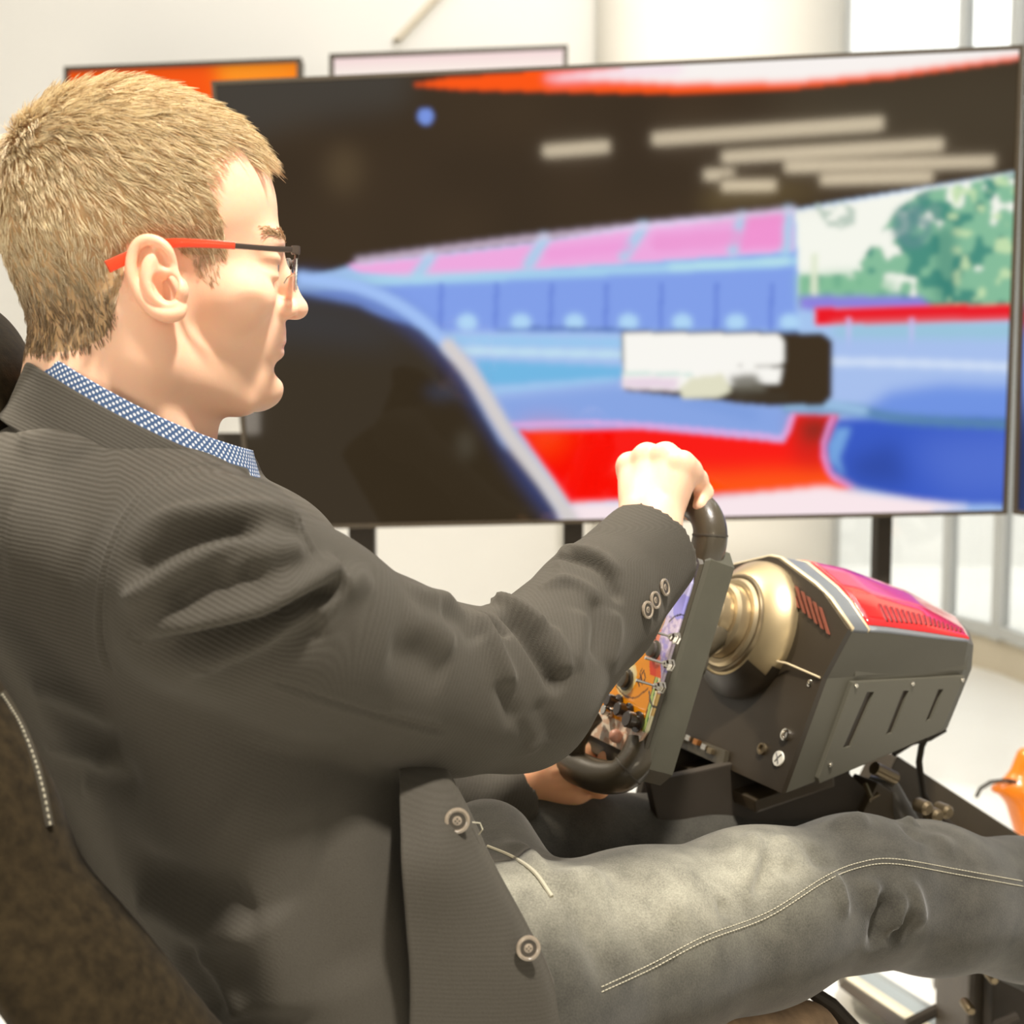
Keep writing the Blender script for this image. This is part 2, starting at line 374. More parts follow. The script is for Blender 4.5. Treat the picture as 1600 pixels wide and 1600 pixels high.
def paint_main(x, y, U, V):
    p = Paint(x, y, (57, 43, 27)); n = noise2(x, y, 90, 3)
    p.c *= (1+.25*(n-.5))[..., None]
    p.poly([(330, 120), (640, 120), (640, 165), (480, 190), (330, 230)], (66, 62, 56), .8, 8)
    p.poly([(1180, 120), (1600, 90), (1600, 260), (1250, 200)], (70, 62, 47), .6, 12)
    # the race track scene seen through the windscreen
    horizon = [(430, 470), (470, 437), (560, 412), (840, 378), (1000, 352), (1240, 328), (1330, 312), (1600, 268), (1600, 830), (890, 830), (800, 680), (700, 545), (640, 490)]
    p.poly(horizon, (164, 196, 238), 1, 1)
    p.poly([(440, 460), (640, 440), (1245, 392), (1245, 515), (820, 520), (700, 520)], (128, 158, 232), 1, 2)
    p.poly([(540, 414), (700, 398), (840, 380), (1000, 354), (1240, 330), (1240, 392), (640, 436), (560, 425)], (238, 168, 222), 1, 1)
    for a, b in (((672, 402), (652, 430)), ((850, 375), (825, 415)), ((1005, 355), (975, 400)), ((1160, 340), (1145, 392)), ((1232, 330), (1228, 392))):
        p.line([a, b], 18, (160, 208, 235), .9, 2)
    p.line([(560, 408), (840, 372), (1240, 328)], 9, (236, 214, 240), .8, 2)
    p.line([(1030, 380), (1150, 371)], 26, (236, 150, 210), .8, 2); p.line([(860, 397), (980, 385)], 18, (238, 150, 214), .6, 2)
    p.poly([(1165, 340), (1225, 333), (1222, 385), (1155, 390)], (240, 140, 205), .8, 2)
    p.line([(500, 440), (760, 432), (1245, 408)], 14, (168, 214, 236), .9, 2)
    p.line([(1050, 418), (1230, 408)], 8, (190, 232, 232), .8, 2)
    for xx in range(690, 1240, 86): p.line([(xx, 445), (xx-2, 515)], 7, (100, 128, 214), .8, 1)
    for xx in range(730, 1260, 84): p.lay((((x-xx)/16)**2+((y-504)/14)**2 < 1), (178, 218, 246), .9, 2)
    p.line([(780, 516), (975, 517), (1245, 519)], 7, (84, 124, 190), .8, 1)
    p.line([(830, 512), (980, 516)], 4, (60, 90, 160), .8, 1)
    # sky and trees
    p.poly([(1243, 330), (1600, 268), (1600, 480), (1250, 460)], (245, 246, 236), 1, 1)
    tree = (noise2(x, y, 14, 5)*.6+noise2(x, y, 34, 6)*.6) > .45+np.clip((430-y)/400, 0, .25)-np.clip((x-1380)/500, 0, .3)
    reg = pip(x, y, [(1250, 430), (1330, 430), (1400, 330), (1440, 300), (1590, 270), (1590, 480), (1250, 480)])
    p.lay(reg & tree, (122, 184, 148), .95, 1)
    p.lay(reg & (noise2(x, y, 17, 8) > .62), (58, 136, 122), .9, 1)
    p.lay(reg & (noise2(x, y, 13, 9) > .68) & (x > 1480), (200, 226, 176), .9, 1)
    p.poly([(1245, 430), (1330, 425), (1400, 440), (1400, 478), (1250, 470)], (130, 190, 150), .7, 3)
    reg2 = pip(x, y, [(1270, 320), (1345, 312), (1335, 350), (1300, 362)]); p.lay(reg2 & (noise2(x, y, 9, 10) > .45), (170, 190, 176), .8, 1)
    reg3 = (((x-1425)/32)**2+((y-352)/36)**2 < 1); p.lay(reg3 & (noise2(x, y, 12, 11) > .35), (92, 140, 140), .85, 2)
    p.lay((np.abs(x-1478) < 18) & (y > 355) & (y < 470), (40, 120, 110), .55, 3)
    p.line([(1273, 400), (1273, 460)], 11, (224, 232, 206), .9, 1)
    p.poly([(1250, 462), (1440, 464), (1460, 484), (1250, 484)], (140, 128, 222), 1, 2)
    p.poly([(1273, 481), (1600, 474), (1600, 501), (1400, 507), (1274, 509)], (235, 6, 28), 1, 1)
    p.poly([(1300, 510), (1600, 503), (1600, 540), (1300, 540)], (150, 196, 214), .9, 3)
    for xx in (1326, 1424): p.line([(xx, 500), (xx, 545)], 7, (196, 190, 240), .9, 1)
    # asphalt bands
    p.poly([(700, 520), (1600, 530), (1600, 700), (780, 700)], (166, 190, 236), .9, 3)
    p.line([(700, 532), (980, 536)], 14, (150, 200, 238), .9, 2)
    p.line([(720, 548), (980, 554)], 10, (196, 230, 240), .9, 2)
    p.line([(1300, 565), (1440, 568), (1590, 574)], 12, (212, 226, 246), .9, 2)
    p.poly([(740, 562), (975, 572), (975, 592), (760, 604)], (112, 182, 226), 1, 2)
    p.line([(770, 612), (960, 594)], 8, (158, 206, 238), .9, 2)
    p.poly([(770, 620), (970, 598), (1250, 630), (1230, 690), (800, 668)], (134, 164, 226), 1, 4)
    p.line([(1000, 600), (1180, 650)], 10, (92, 134, 204), .5, 4)
    # bonnet bump, left black wheel arch, edges
    p.poly([(1350, 640), (1390, 612), (1470, 600), (1600, 604), (1600, 700), (1300, 660)], (110, 146, 226), 1, 4)
    p.poly([(810, 672), (1000, 668), (1225, 690), (1240, 645), (1310, 648), (1295, 700), (1300, 740), (1330, 762), (1300, 775), (1100, 770), (890, 790)], (250, 14, 4), 1, 1)
    p.poly([(810, 668), (900, 672), (850, 710), (835, 700)], (255, 92, 10), .7, 8)
    p.poly([(1050, 745), (1330, 735), (1330, 775), (1050, 790)], (255, 96, 12), .85, 6)
    p.poly([(1235, 650), (1305, 652), (1290, 700), (1285, 735), (1240, 720)], (190, 30, 18), .6, 5)
    p.poly([(1250, 655), (1300, 655), (1290, 690), (1255, 690)], (80, 36, 24), .8, 5)
    p.line([(800, 664), (960, 662), (1180, 680), (1222, 683), (1240, 645)], 7, (232, 170, 226), .9, 1)
    p.line([(1302, 650), (1287, 700), (1300, 742), (1330, 760)], 7, (228, 160, 224), .9, 1)
    p.poly([(1308, 655), (1600, 655), (1600, 790), (1440, 785), (1340, 762), (1300, 738), (1292, 700)], (52, 88, 196), 1, 2)
    p.poly([(1308, 670), (1330, 668), (1312, 715), (1320, 745), (1296, 720), (1294, 696)], (120, 170, 226), .9, 2)
    p.poly([(1420, 690), (1600, 670), (1600, 780), (1480, 775)], (92, 122, 214), .6, 10)
    p.poly([(1320, 720), (1400, 690), (1420, 760), (1340, 755)], (34, 60, 140), .6, 6)
    p.line([(1230, 636), (1330, 640), (1420, 655), (1600, 664)], 16, (86, 132, 170), .9, 2)
    p.line([(1230, 634), (1290, 633), (1350, 642)], 14, (158, 196, 232), .9, 2)
    p.poly([(870, 800), (900, 786), (1050, 784), (1290, 760), (1330, 768), (1520, 793), (1440, 801), (1000, 818), (880, 830)], (248, 230, 234), 1, 2)
    # mirror
    p.poly([(972, 518), (1285, 520), (1300, 532), (1300, 620), (1286, 634), (1200, 634), (975, 610)], (56, 42, 24), 1, 1)
    p.poly([(974, 520), (1215, 522), (1224, 532), (1224, 566), (1216, 571), (1150, 571), (1222, 575), (1218, 598), (1060, 610), (974, 606)], (248, 246, 240), 1, 1)
    p.poly([(974, 590), (1060, 590), (1060, 608), (974, 606)], (226, 200, 222), .8, 2)
    p.line([(974, 583), (1080, 585)], 4, (170, 216, 206), .8, 1)
    p.poly([(1080, 590), (1130, 584), (1145, 612), (1120, 622), (1066, 622), (1062, 606)], (224, 222, 196), 1, 1)
    p.poly([(1140, 588), (1180, 584), (1200, 612), (1150, 626)], (104, 100, 88), .9, 2)
    p.line([(1145, 620), (1225, 620)], 16, (58, 48, 34), .9, 2)
    # car body, left
    p.poly([(330, 430), (440, 452), (560, 476), (640, 520), (700, 575), (760, 660), (830, 770), (868, 830), (330, 840)], (54, 44, 30), 1, 2)
    p.poly([(400, 460), (520, 470), (600, 500), (640, 540), (560, 540), (400, 530)], (56, 56, 60), .75, 9)
    p.line([(470, 441), (560, 456), (640, 500), (705, 560), (760, 640), (830, 750), (885, 818)], 24, (62, 88, 160), .6, 5)
    p.line([(470, 434), (560, 449), (640, 488), (712, 552)], 20, (160, 192, 244), 1, 2)
    p.line([(700, 540), (740, 590), (795, 680), (850, 752), (884, 800), (894, 818)], 22, (212, 206, 204), 1, 2)
    p.lay(((x-728)/14)**2+((y-695)/22)**2 < 1, (84, 78, 66), .6, 4); p.lay(((x-690)/26)**2+((y-612)/12)**2 < 1, (62, 68, 88), .6, 4)
    # roof line at the top: orange and white
    p.poly([(640, 133), (700, 122), (1000, 98), (1600, 66), (1600, 92), (1400, 121), (1240, 138), (1060, 146), (860, 143), (720, 140)], (252, 84, 6), 1, 1)
    p.poly([(840, 124), (1000, 102), (1600, 66), (1598, 86), (1400, 112), (1240, 127), (1060, 130), (940, 124)], (248, 242, 238), 1, 2)
    p.line([(860, 122), (1060, 108)], 12, (246, 196, 226), .6, 3)
    p.lay(((x-665)/12)**2+((y-182)/13)**2 < 1, (118, 146, 222), 1, 1)
    p.lay(((x-538)/26)**2+((y-265)/38)**2 < 1, (84, 68, 46), .8, 6)
    p.poly([(1100, 300), (1240, 286), (1300, 306), (1100, 330)], (112, 94, 56), .6, 6)
    return p.c
c_main = (P(338, 134, 2.46), P(1592, 78, 2.40), P(1566, 797, 2.48), P(396, 822, 2.54))
tv_main, n_main = tv('television', c_main, 'large screen showing a red race car cockpit view and track, behind the steering wheel', None, paint_main, 560, 320, .008, M_scr)
def paint_side(x, y, U, V):
    p = Paint(x, y, (57, 43, 27))
    p.poly([(1590, 470), (2400, 470), (2400, 830), (1570, 830)], (120, 150, 226), 1, 1)
    p.poly([(1590, 270), (2400, 220), (2400, 474), (1590, 474)], (200, 220, 190), 1, 2)
    p.poly([(1580, 478), (2400, 474), (2400, 506), (1580, 508)], (220, 20, 40), 1, 1)
    p.poly([(1570, 640), (1640, 620), (2400, 620), (2400, 830), (1570, 830)], (50, 70, 130), 1, 4)
    p.poly([(1570, 720), (1600, 650), (1620, 650), (1600, 830), (1570, 830)], (40, 40, 44), .8, 5)
    return p.c
tv('television', (P(1612, 68, 2.40), P(2350, 10, 1.75), P(2330, 900, 1.80), P(1592, 797, 2.46)), 'neighbouring screen angled toward the driver, cut off at the right edge', None, paint_side, 120, 100, .010, M_scr2)
def paint_orange(x, y, U, V):
    p = Paint(x, y, (248, 86, 8)); p.poly([(330, 80), (480, 80), (480, 145), (345, 140)], (255, 140, 10), .9, 4); p.line([(350, 118), (450, 112)], 10, (255, 184, 60), .7, 3)
    p.poly([(90, 90), (480, 70), (480, 98), (90, 116)], (90, 56, 20), .5, 2); return p.c
tv('television', (P(108, 112, 4.3), P(464, 98, 4.3), P(462, 440, 4.3), P(110, 452, 4.3)), 'far screen glowing orange above and behind the blond man\'s head', None, paint_orange, 120, 90, .016, M_scr2)
def paint_pale(x, y, U, V):
    p = Paint(x, y, (250, 238, 228)); p.line([(520, 95), (880, 80)], 10, (240, 200, 206), .8, 2); return p.c
tv('television', (P(522, 92, 4.3), P(880, 78, 4.3), P(878, 430, 4.3), P(524, 440, 4.3)), 'far screen showing only a pale pinkish strip above the large screen', None, paint_pale, 100, 60, .016, M_scr2)
# stand of the large screen and its neighbours
st = empty('screen_stand', P(900, 900, 2.62), 'black metal stand with uprights below the large screen', 'stand')
X1 = Vector((1, 0, 0)); ZU = Vector((0, 0, 1))
def post(x, ytop, ybot, w, d=2.62, floor=False):
    a = P(x, ytop, d); b = P(x, ybot, d); zb = 0.0 if floor else b.z
    MB().box((a.x, a.y, (a.z+zb)/2), (w, .05, a.z-zb), bevel=.004).build('upright', M_black2, st)
post(565, 700, 0, .052, floor=True); post(896, 700, 0, .040, floor=True); post(1381, 700, 1000, .030)
c1 = P(565, 990, 2.62); c2 = P(1381, 990, 2.62); MB().box(((c1.x+c2.x)/2, c1.y, (c1.z+c2.z)/2), (c2.x-c1.x+.05, .06, .05), bevel=.004).build('crossbar', M_black2, st)
c1 = P(420, 700, 2.62); MB().box(((c1.x+c2.x)/2, c1.y+.03, c1.z), (c2.x-c1.x+.3, .03, .06), bevel=.004).build('mounting_rail', M_black2, st)
for o_, d_ in ((565, 0), (896, 0)):
    a = P(o_, 990, 2.62); MB().box((a.x, a.y-.05, .02), (.06, .55, .04), bevel=.006).build('foot', M_black2, st)
# stand behind for the two far screens
st2 = empty('screen_stand', P(500, 600, 4.45), 'black stand carrying the two far screens behind the large one', 'stand')
for x in (285, 896):
    a = P(x, 420, 4.42); MB().box((a.x, a.y, a.z/2), (.05, .05, a.z), bevel=.004).build('upright', M_black2, st2)
a = P(285, 420, 4.42); b = P(896, 420, 4.42); MB().box(((a.x+b.x)/2, a.y, a.z), (b.x-a.x+.4, .05, .06)).build('crossbar', M_black2, st2)
# strip lights on the ceiling behind the camera; the glossy screen reflects them
n = n_main.normalized(); q0 = Vector(c_main[0])
def mirror_pt(px, py, zc=3.3):
    o = Vector((0, 0, CZ)); d = (P(px, py, 1)-o).normalized(); t = (q0-o).dot(n)/d.dot(n); h = o+d*t; r = d-n*2*d.dot(n)
    return h+r*min((zc-h.z)/max(r.z, .03), 12.0)
M_lamp = mat('strip_light_glow', (1, 1, 1), emit=(1.0, .86, .62), estr=26.0)
M_lampf = mat('lamp_housing', (.6, .6, .58), .5)
LAMPS = ['long warm strip light whose reflection is the uppermost bar in the large screen', 'long warm strip light reflected just below the uppermost bar in the large screen',
 'long thin strip light reflected nearest the right edge of the large screen', 'strip light reflected as the lowest bar, right above the trees on the large screen',
 'very short strip light reflected as a pale dash left of the long bars', 'short strip light reflected below the pale dash in the large screen', 'strip light reflected alone on the dark screen, left of all other bars']
for i, (x0, y0, x1, y1, z) in enumerate([(1020, 210, 1378, 181, 3.3), (1128, 237, 1472, 213, 3.3), (1225, 251, 1552, 243, 3.3), (1280, 270, 1455, 266, 3.3), (1098, 265, 1145, 263, 3.3), (1125, 282, 1210, 277, 3.3), (850, 231, 948, 222, 3.3)]):
    a, b = mirror_pt(x0, y0, z), mirror_pt(x1, y1, z); b.z = a.z
    u = (b-a).normalized(); s = u.cross(ZU).normalized()
    r = empty('ceiling_light', (a+b)/2, LAMPS[i], 'light', 'strip lights reflected in the screen')
    MB().box((a+b)/2, ((b-a).length, .10, .10), (u, s, u.cross(s))).build('diffuser', M_lamp, r)
    MB().box((a+b)/2+ZU*.075, ((b-a).length+.04, .14, .05), (u, s, u.cross(s))).build('housing', M_lampf, r)
# ================================================================ the man
def dirv(deg, up=0.0): a = math.radians(deg); return np.array([math.cos(a)*math.cos(up), math.sin(a)*math.cos(up), math.sin(up)])
PSI = 17.0
HF = dirv(PSI); HU = np.array([0, 0, 1.0])
pt = math.radians(-3); HF, HU = HF*math.cos(pt)+HU*math.sin(pt), HU*math.cos(pt)-HF*math.sin(pt)     # face tipped slightly down
HL = np.cross(HU, HF)                                            # the man's left
HO = np.array(P(228, 455, .95))                                  # midpoint between the ears
HM = np.stack([HF, HL, HU])                                      # rows = axes: world = local @ HM + HO
def hw(p): return np.asarray(p, float)@HM+HO
def hl(w): return (np.asarray(w, float)-HO)@HM.T
g = Grid((-.135, -.112, -.235), (.150, .112, .170), .00135)
m_ = lambda *a: np.array(a)/1000.
def E_(c, r, k=10, op='u', R=None, sym=False):
    for s in ((1, -1) if sym else (1,)): g.ell(m_(c[0], c[1]*s, c[2]), m_(*r), k/1000., op, R)
def C_(a, b, ra, rb=None, k=10, op='u', sym=False):
    for s in ((1, -1) if sym else (1,)): g.cap(m_(a[0], a[1]*s, a[2]), m_(b[0], b[1]*s, b[2]), ra/1000., (rb or ra)/1000., k/1000., op)
# skull and neck
E_((-10, 0, 66), (94, 74, 80), 1)
E_((35, 0, 58), (56, 65, 62), 25)
E_((-42, 0, 30), (55, 64, 58), 25)
C_((-20, 0, -10), (-48, 0, -200), 54, 62, 30)
C_((18, 0, -70), (2, 0, -200), 40, 46, 30)
C_((-8, 56, -22), (30, 26, -190), 14, 14, 26, sym=True)
# face mass, jaw
E_((46, 0, 0), (50, 58, 58), 20)
E_((81, 0, 40), (14, 40, 13), 16)
E_((78, 24, 37), (18, 20, 8), 12, sym=True)
E_((66, 44, -2), (23, 17, 16), 18, sym=True)
E_((74, 0, -32), (27, 30, 26), 16)
C_((2, 57, -6), (6, 51, -48), 14, 16, 22, sym=True)
C_((6, 50, -50), (70, 20, -76), 16, 13, 22, sym=True)
E_((40, 0, -50), (44, 40, 22), 24)
E_((86, 0, -69), (15, 22, 15), 14)
E_((94, 0, -67), (8, 13, 9), 8)
# eye sockets, balls, lids
E_((103, 31, 22), (15, 17, 11), 12, 's', sym=True)
E_((80, 31, 22), (13, 13.5, 12.5), 3, sym=True)
E_((81.5, 31, 28), (13, 15, 5.5), 4, sym=True)
E_((80.5, 31, 14.5), (13, 15, 4), 5, sym=True)
# nose
C_((91, 0, 36), (102, 0, 15), 6.5, 7, 9)
C_((102, 0, 15), (110, 0, -3), 7, 8.2, 6)
E_((111.5, 0, -5), (8.3, 8.6, 7.5), 5)
E_((100, 12, -7), (10, 6.5, 7), 6, sym=True)
E_((94, 0, -6), (16, 11, 7.5), 6)
E_((104, 7.5, -13.5), (6, 3.4, 4.2), 2, 's', sym=True)
# mouth
E_((94, 0, -23), (9, 14, 10), 8)
E_((94, 0, -30.5), (9.5, 19, 4.6), 4)
E_((94, 0, -39.5), (9, 17, 6.0), 4)
C_((95, 15, -35.0), (108, 0, -34.7), .8, .8, 2, 's', sym=True)
C_((86, 25, -36), (95, 15, -35.0), .8, .8, 3, 's', sym=True)
E_((104, 0, -53), (6, 16, 4), 8, 's')
# ears (built on the near side, mirrored): coordinates from the picture plane of the ear
ED = .876
def ear(u, v, out):           # u,v = 1600 px crop units of the ear close-up; out = mm away from the head surface
    w = P(150+u*.21875, 300+v*.21875, ED); l = hl(np.array(w)); return l
e0 = ear(430, 620, 0)
un = hl(HO+np.array([0, -1.0, 0])); un = un/np.linalg.norm(un)
def EP(u, v, out): return ear(u, v, 0)+un*(out/1000.)
ge = Grid((-.135, -.112, -.235), (.150, .112, .170), .00135)
ge.D[:] = .05
# choose the plane: near side only
def echain(pts, outs, rs, k=3):
    q = [EP(p[0], p[1], o) for p, o in zip(pts, outs)]
    s = np.array(q); ss = spline(np.hstack([s, np.array(rs)[:, None]/1000.]), len(pts)*5)
    for i in range(len(ss)-1): g2.cap(ss[i, :3], ss[i+1, :3], ss[i, 3], ss[i+1, 3], k/1000.)
g2 = ge
c = EP(420, 610, -3)
ax_v = EP(300, 380, 0)-EP(560, 860, 0); ax_v = ax_v/np.linalg.norm(ax_v); ax_n = un+ax_v*0; ax_n = ax_n-ax_v*ax_n.dot(ax_v); ax_n /= np.linalg.norm(ax_n); ax_u = np.cross(ax_v, ax_n)
g2.ell(c, (.0165, .0265, .0042), .003, 'u', [ax_u, ax_v, ax_n])
echain([(545, 560), (520, 430), (455, 362), (370, 345), (300, 385), (262, 480), (258, 580), (290, 690), (345, 780), (415, 850), (500, 880), (570, 865), (590, 810)],
       [-6, 0, 2, 3, 3, 3, 3, 2, 1, 0, -1, -3, -7], [2.6, 2.9, 3.1, 3.2, 3.2, 3.1, 3.0, 2.9, 3.0, 3.5, 4.3, 4.4, 4.0], 2)
echain([(430, 430), (385, 520), (375, 620), (400, 720), (465, 785), (560, 800)], [-2, 1, 2, 2, 0, -3], [2.2, 2.8, 3.0, 2.8, 2.6, 2.6], 4)
echain([(470, 400), (430, 430)], [-3, -2], [2, 2.2], 4)
echain([(585, 640), (600, 700), (590, 760)], [-6, -3, -6], [2.6, 3.4, 2.8], 3)
g2.ell(EP(490, 690, 1), (.0072, .0105, .0085), .003, 's', [ax_u, ax_v, ax_n])
g2.ell(EP(545, 650, -3), (.0035, .0060, .011), .002, 's', [ax_u, ax_v, ax_n])
g2.ell(EP(485, 480, 2), (.0028, .0075, .0045), .0025, 's', [ax_u, ax_v, ax_n])
ED0 = ge.D; EDm = np.minimum(ED0, ED0[:, ::-1, :])
g.D = smin(g.D, EDm, .004).astype(np.float32)
hv, hf = g.mesh()
hn = vnormals(hv, hf)
hvw = hw(hv)

hpx = PX(hvw)
def dsolve(px, py, yl, lo=.7, hi=1.3):
    f = lambda d: hl(np.array(P(px, py, d)))[1]-yl
    a, b = f(lo), f(hi); return P(px, py, lo-a*(hi-lo)/(b-a))
# ---- skin colour: lips, stubble, eyebrows' shade, scalp under the hair
mir = hv.copy(); mir[:, 1] = -np.abs(mir[:, 1]); mpx = PX(hw(mir))
HAIR_POLY = [(392, 205), (352, 218), (332, 235), (318, 262), (326, 300), (344, 340), (350, 365), (345, 396), (322, 400), (285, 396), (262, 372), (238, 366), (215, 378), (196, 410), (190, 440), (180, 478), (172, 512), (158, 532), (120, 548), (60, 552), (-80, 560), (-80, 20), (420, 20)]
hmask = pip(mpx[:, 0], mpx[:, 1], HAIR_POLY)
ymid = np.abs(hv[:, 1])
hmask |= (hv[:, 2] > .060) & (hv[:, 0] < .080-.25*ymid-np.clip(.085-hv[:, 2], 0, 1)*1.0) & (ymid < .045)
earm = (EDm < .0035)
vi = np.clip(((hv-g.lo)/g.vs).round().astype(int), 0, g.n-1); ear_v = earm[vi[:, 0], vi[:, 1], vi[:, 2]]
hmask &= ~ear_v
hmask &= ~((hv[:, 2] < -.01) & (hv[:, 0] > -.02))
skin = np.tile(np.array([.93, .56, .375]), (len(hv), 1))
def blend(m, c):
    global skin
    skin = skin*(1-m[:, None])+np.array(c)*m[:, None]
gs = lambda c, r: np.exp(-(((hv-m_(*c))/m_(*r))**2).sum(1))
blend(.35*np.clip(gs((60, 40, -60), (45, 40, 22))+gs((60, -40, -60), (45, 40, 22))+gs((95, 0, -66), (30, 26, 18)), 0, 1), (.66, .42, .27))
blend(np.clip(gs((103, 0, -35), (11, 19, 8)), 0, 1)*.65, (.72, .36, .30))
blend(ear_v*.35, (.86, .46, .28))
blend(np.clip(gs((112, 0, -6), (16, 14, 14)), 0, 1)*.25, (.86, .46, .36))
sb = pip(mpx[:, 0], mpx[:, 1], [(296, 396), (346, 392), (342, 430), (330, 452), (306, 430)]).astype(float)
blend(sb*.35, (.48, .33, .2))
blend(hmask*.9, (.46, .29, .13))

def skin_mat():
    m = vcol_mat('skin', 'tone', rough=.48, spec=.35); b = m.node_tree.nodes['Principled BSDF']
    b.inputs['Subsurface Weight'].default_value = .35; b.inputs['Subsurface Radius'].default_value = (1, .32, .12); b.inputs['Subsurface Scale'].default_value = .008
    nt = m.node_tree; tc = nt.nodes.new('ShaderNodeTexCoord'); n = nt.nodes.new('ShaderNodeTexNoise'); n.inputs['Scale'].default_value = 900; n.inputs['Detail'].default_value = 2
    nt.links.new(tc.outputs['Object'], n.inputs['Vector']); bp = nt.nodes.new('ShaderNodeBump'); bp.inputs['Strength'].default_value = .12; bp.inputs['Distance'].default_value = .0006
    nt.links.new(n.outputs['Fac'], bp.inputs['Height']); nt.links.new(bp.outputs[0], b.inputs['Normal'])
    return m
M_skin = skin_mat()
# ---- hair: short blond strands combed away from the crown
from mathutils.kdtree import KDTree
def tubes(paths, rad, nseg=3):
    """paths: S x K x 3, rad: S x K -> triangles/quads of thin 3-sided tubes"""
    S, K, _ = paths.shape; t = np.gradient(paths, axis=1); t /= np.linalg.norm(t, axis=2)[..., None]+1e-9
    ref = np.array([.3, .5, .8]); u = np.cross(t, ref); u /= np.linalg.norm(u, axis=2)[..., None]+1e-9; w = np.cross(t, u)
    ang = 2*np.pi*np.arange(nseg)/nseg
    v = paths[:, :, None, :]+rad[:, :, None, None]*(u[:, :, None, :]*np.cos(ang)[None, None, :, None]+w[:, :, None, :]*np.sin(ang)[None, None, :, None])
    v = v.reshape(-1, 3); base = (np.arange(S)*K*nseg)[:, None, None]; k = (np.arange(K-1)*nseg)[None, :, None]; j = np.arange(nseg)[None, None, :]; j2 = (j+1) % nseg
    f = np.stack([base+k+j, base+k+j2, base+k+nseg+j2, base+k+nseg+j], -1).reshape(-1, 4); return v, f
def strands(idx, N, length, lift, flow, width, K=5, clump=.5, curl=.0, seed=1, nclump=1800):
    r = np.random.RandomState(seed); pick = idx[r.randint(0, len(idx), N)]
    p = hv[pick]+r.normal(0, .0007, (N, 3)); n = hn[pick]
    t = flow(p); t = t-n*(t*n).sum(1)[:, None]; t /= np.linalg.norm(t, axis=1)[:, None]+1e-9
    L = length(p)*r.uniform(.7, 1.15, N); li = lift(p)*r.uniform(.6, 1.4, N)
    jit = r.normal(0, .16, (N, 3)); ph = np.sin(p[:, [1, 2, 0]]*420+1.7)*.16+np.sin(p[:, [2, 0, 1]]*230)*.14
    t = t+jit+ph; t = t-n*(t*n).sum(1)[:, None]*.8; t /= np.linalg.norm(t, axis=1)[:, None]
    s = np.linspace(0, 1, K)[None, :, None]
    path = p[:, None, :]-n[:, None, :]*.001+L[:, None, None]*(t[:, None, :]*s+n[:, None, :]*(li[:, None, None]*(1.25*s-.55*s*s)))
    if clump:
        kd = KDTree(nclump); cs = r.randint(0, N, nclump)
        for i, c in enumerate(cs): kd.insert(p[c], i)
        kd.balance(); near = np.array([cs[kd.find(q)[1]] for q in p])
        off = path[near]-path; path = path+off*(clump*s**1.5)
    rad = np.tile(width*np.array([1, 1, .85, .6, .15])[None, :K], (N, 1)); rad = rad*r.uniform(.7, 1.2, (N, 1))
    v, f = tubes(hw(path.reshape(-1, 3)).reshape(path.shape), rad)
    return v, f, p, r
WH = np.array([-.088, .020, .112])
def flow(p):
    d = p-WH; d /= np.linalg.norm(d, axis=1)[:, None]+1e-6
    d[:, 2] -= .55*np.clip((.11-p[:, 2])/.08, 0, 1); d[:, 0] += .25*np.clip(p[:, 2]/.12, 0, 1); return d
def hlen(p): return .0085+.0125*np.clip((p[:, 2]-.02)/.09, 0, 1)+.003*np.clip((p[:, 0]-.02)/.05, 0, 1)*(p[:, 2] > .08)
def hlift(p): return .30+.22*np.clip((p[:, 2]-.07)/.06, 0, 1)
hidx = np.where(hmask)[0]
hsv, hsf, hp, hr = strands(hidx, 30000, hlen, hlift, flow, .00030)
mixv = hr.beta(1.2, .65, len(hp))[:, None]; cl = np.array([1.0, .86, .56])*mixv+np.array([.40, .22, .08])*(1-mixv)
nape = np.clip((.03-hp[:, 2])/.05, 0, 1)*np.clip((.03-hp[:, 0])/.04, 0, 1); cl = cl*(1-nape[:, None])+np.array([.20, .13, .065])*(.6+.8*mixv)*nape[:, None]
grey = (hr.rand(len(hp)) < .15)[:, None]; cl = np.where(grey, cl*.6+np.array([.38, .31, .22]), cl)
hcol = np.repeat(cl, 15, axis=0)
# ================================================================ hands (same body mesh), torso core
FB = dirv(25); LB = np.array([-math.sin(math.radians(25)), math.cos(math.radians(25)), 0]); UP = np.array([0, 0, 1.0])
def bounds(pts, pad):
    p = PA(pts); return p.min(0)-pad, p.max(0)+pad
# right hand: back of the hand toward the camera, fingers closed over the top grip
rh = [(1005, 850, 1.165), (1100, 700, 1.25)]
lo, hi = bounds([(940, 900, 1.12), (1130, 680, 1.30), (1130, 900, 1.30), (940, 680, 1.12)], .03)
gh = Grid(lo, hi, .0013)
KN = [(984, 728, 1.228), (1011, 714, 1.214), (1040, 712, 1.198), (1066, 724, 1.182)]
BS = [(990, 822, 1.178), (1003, 822, 1.172), (1018, 824, 1.168), (1030, 830, 1.165)]
PIP = [(1004, 722, 1.268), (1034, 713, 1.258), (1064, 722, 1.240), (1090, 748, 1.215)]
DIP = [(1022, 770, 1.280), (1050, 765, 1.268), (1078, 768, 1.250), (1100, 770, 1.222)]
TIP = [(1030, 800, 1.258), (1056, 798, 1.246), (1080, 802, 1.230), (1094, 790, 1.212)]
RR = [.0118, .0122, .0115, .0103]
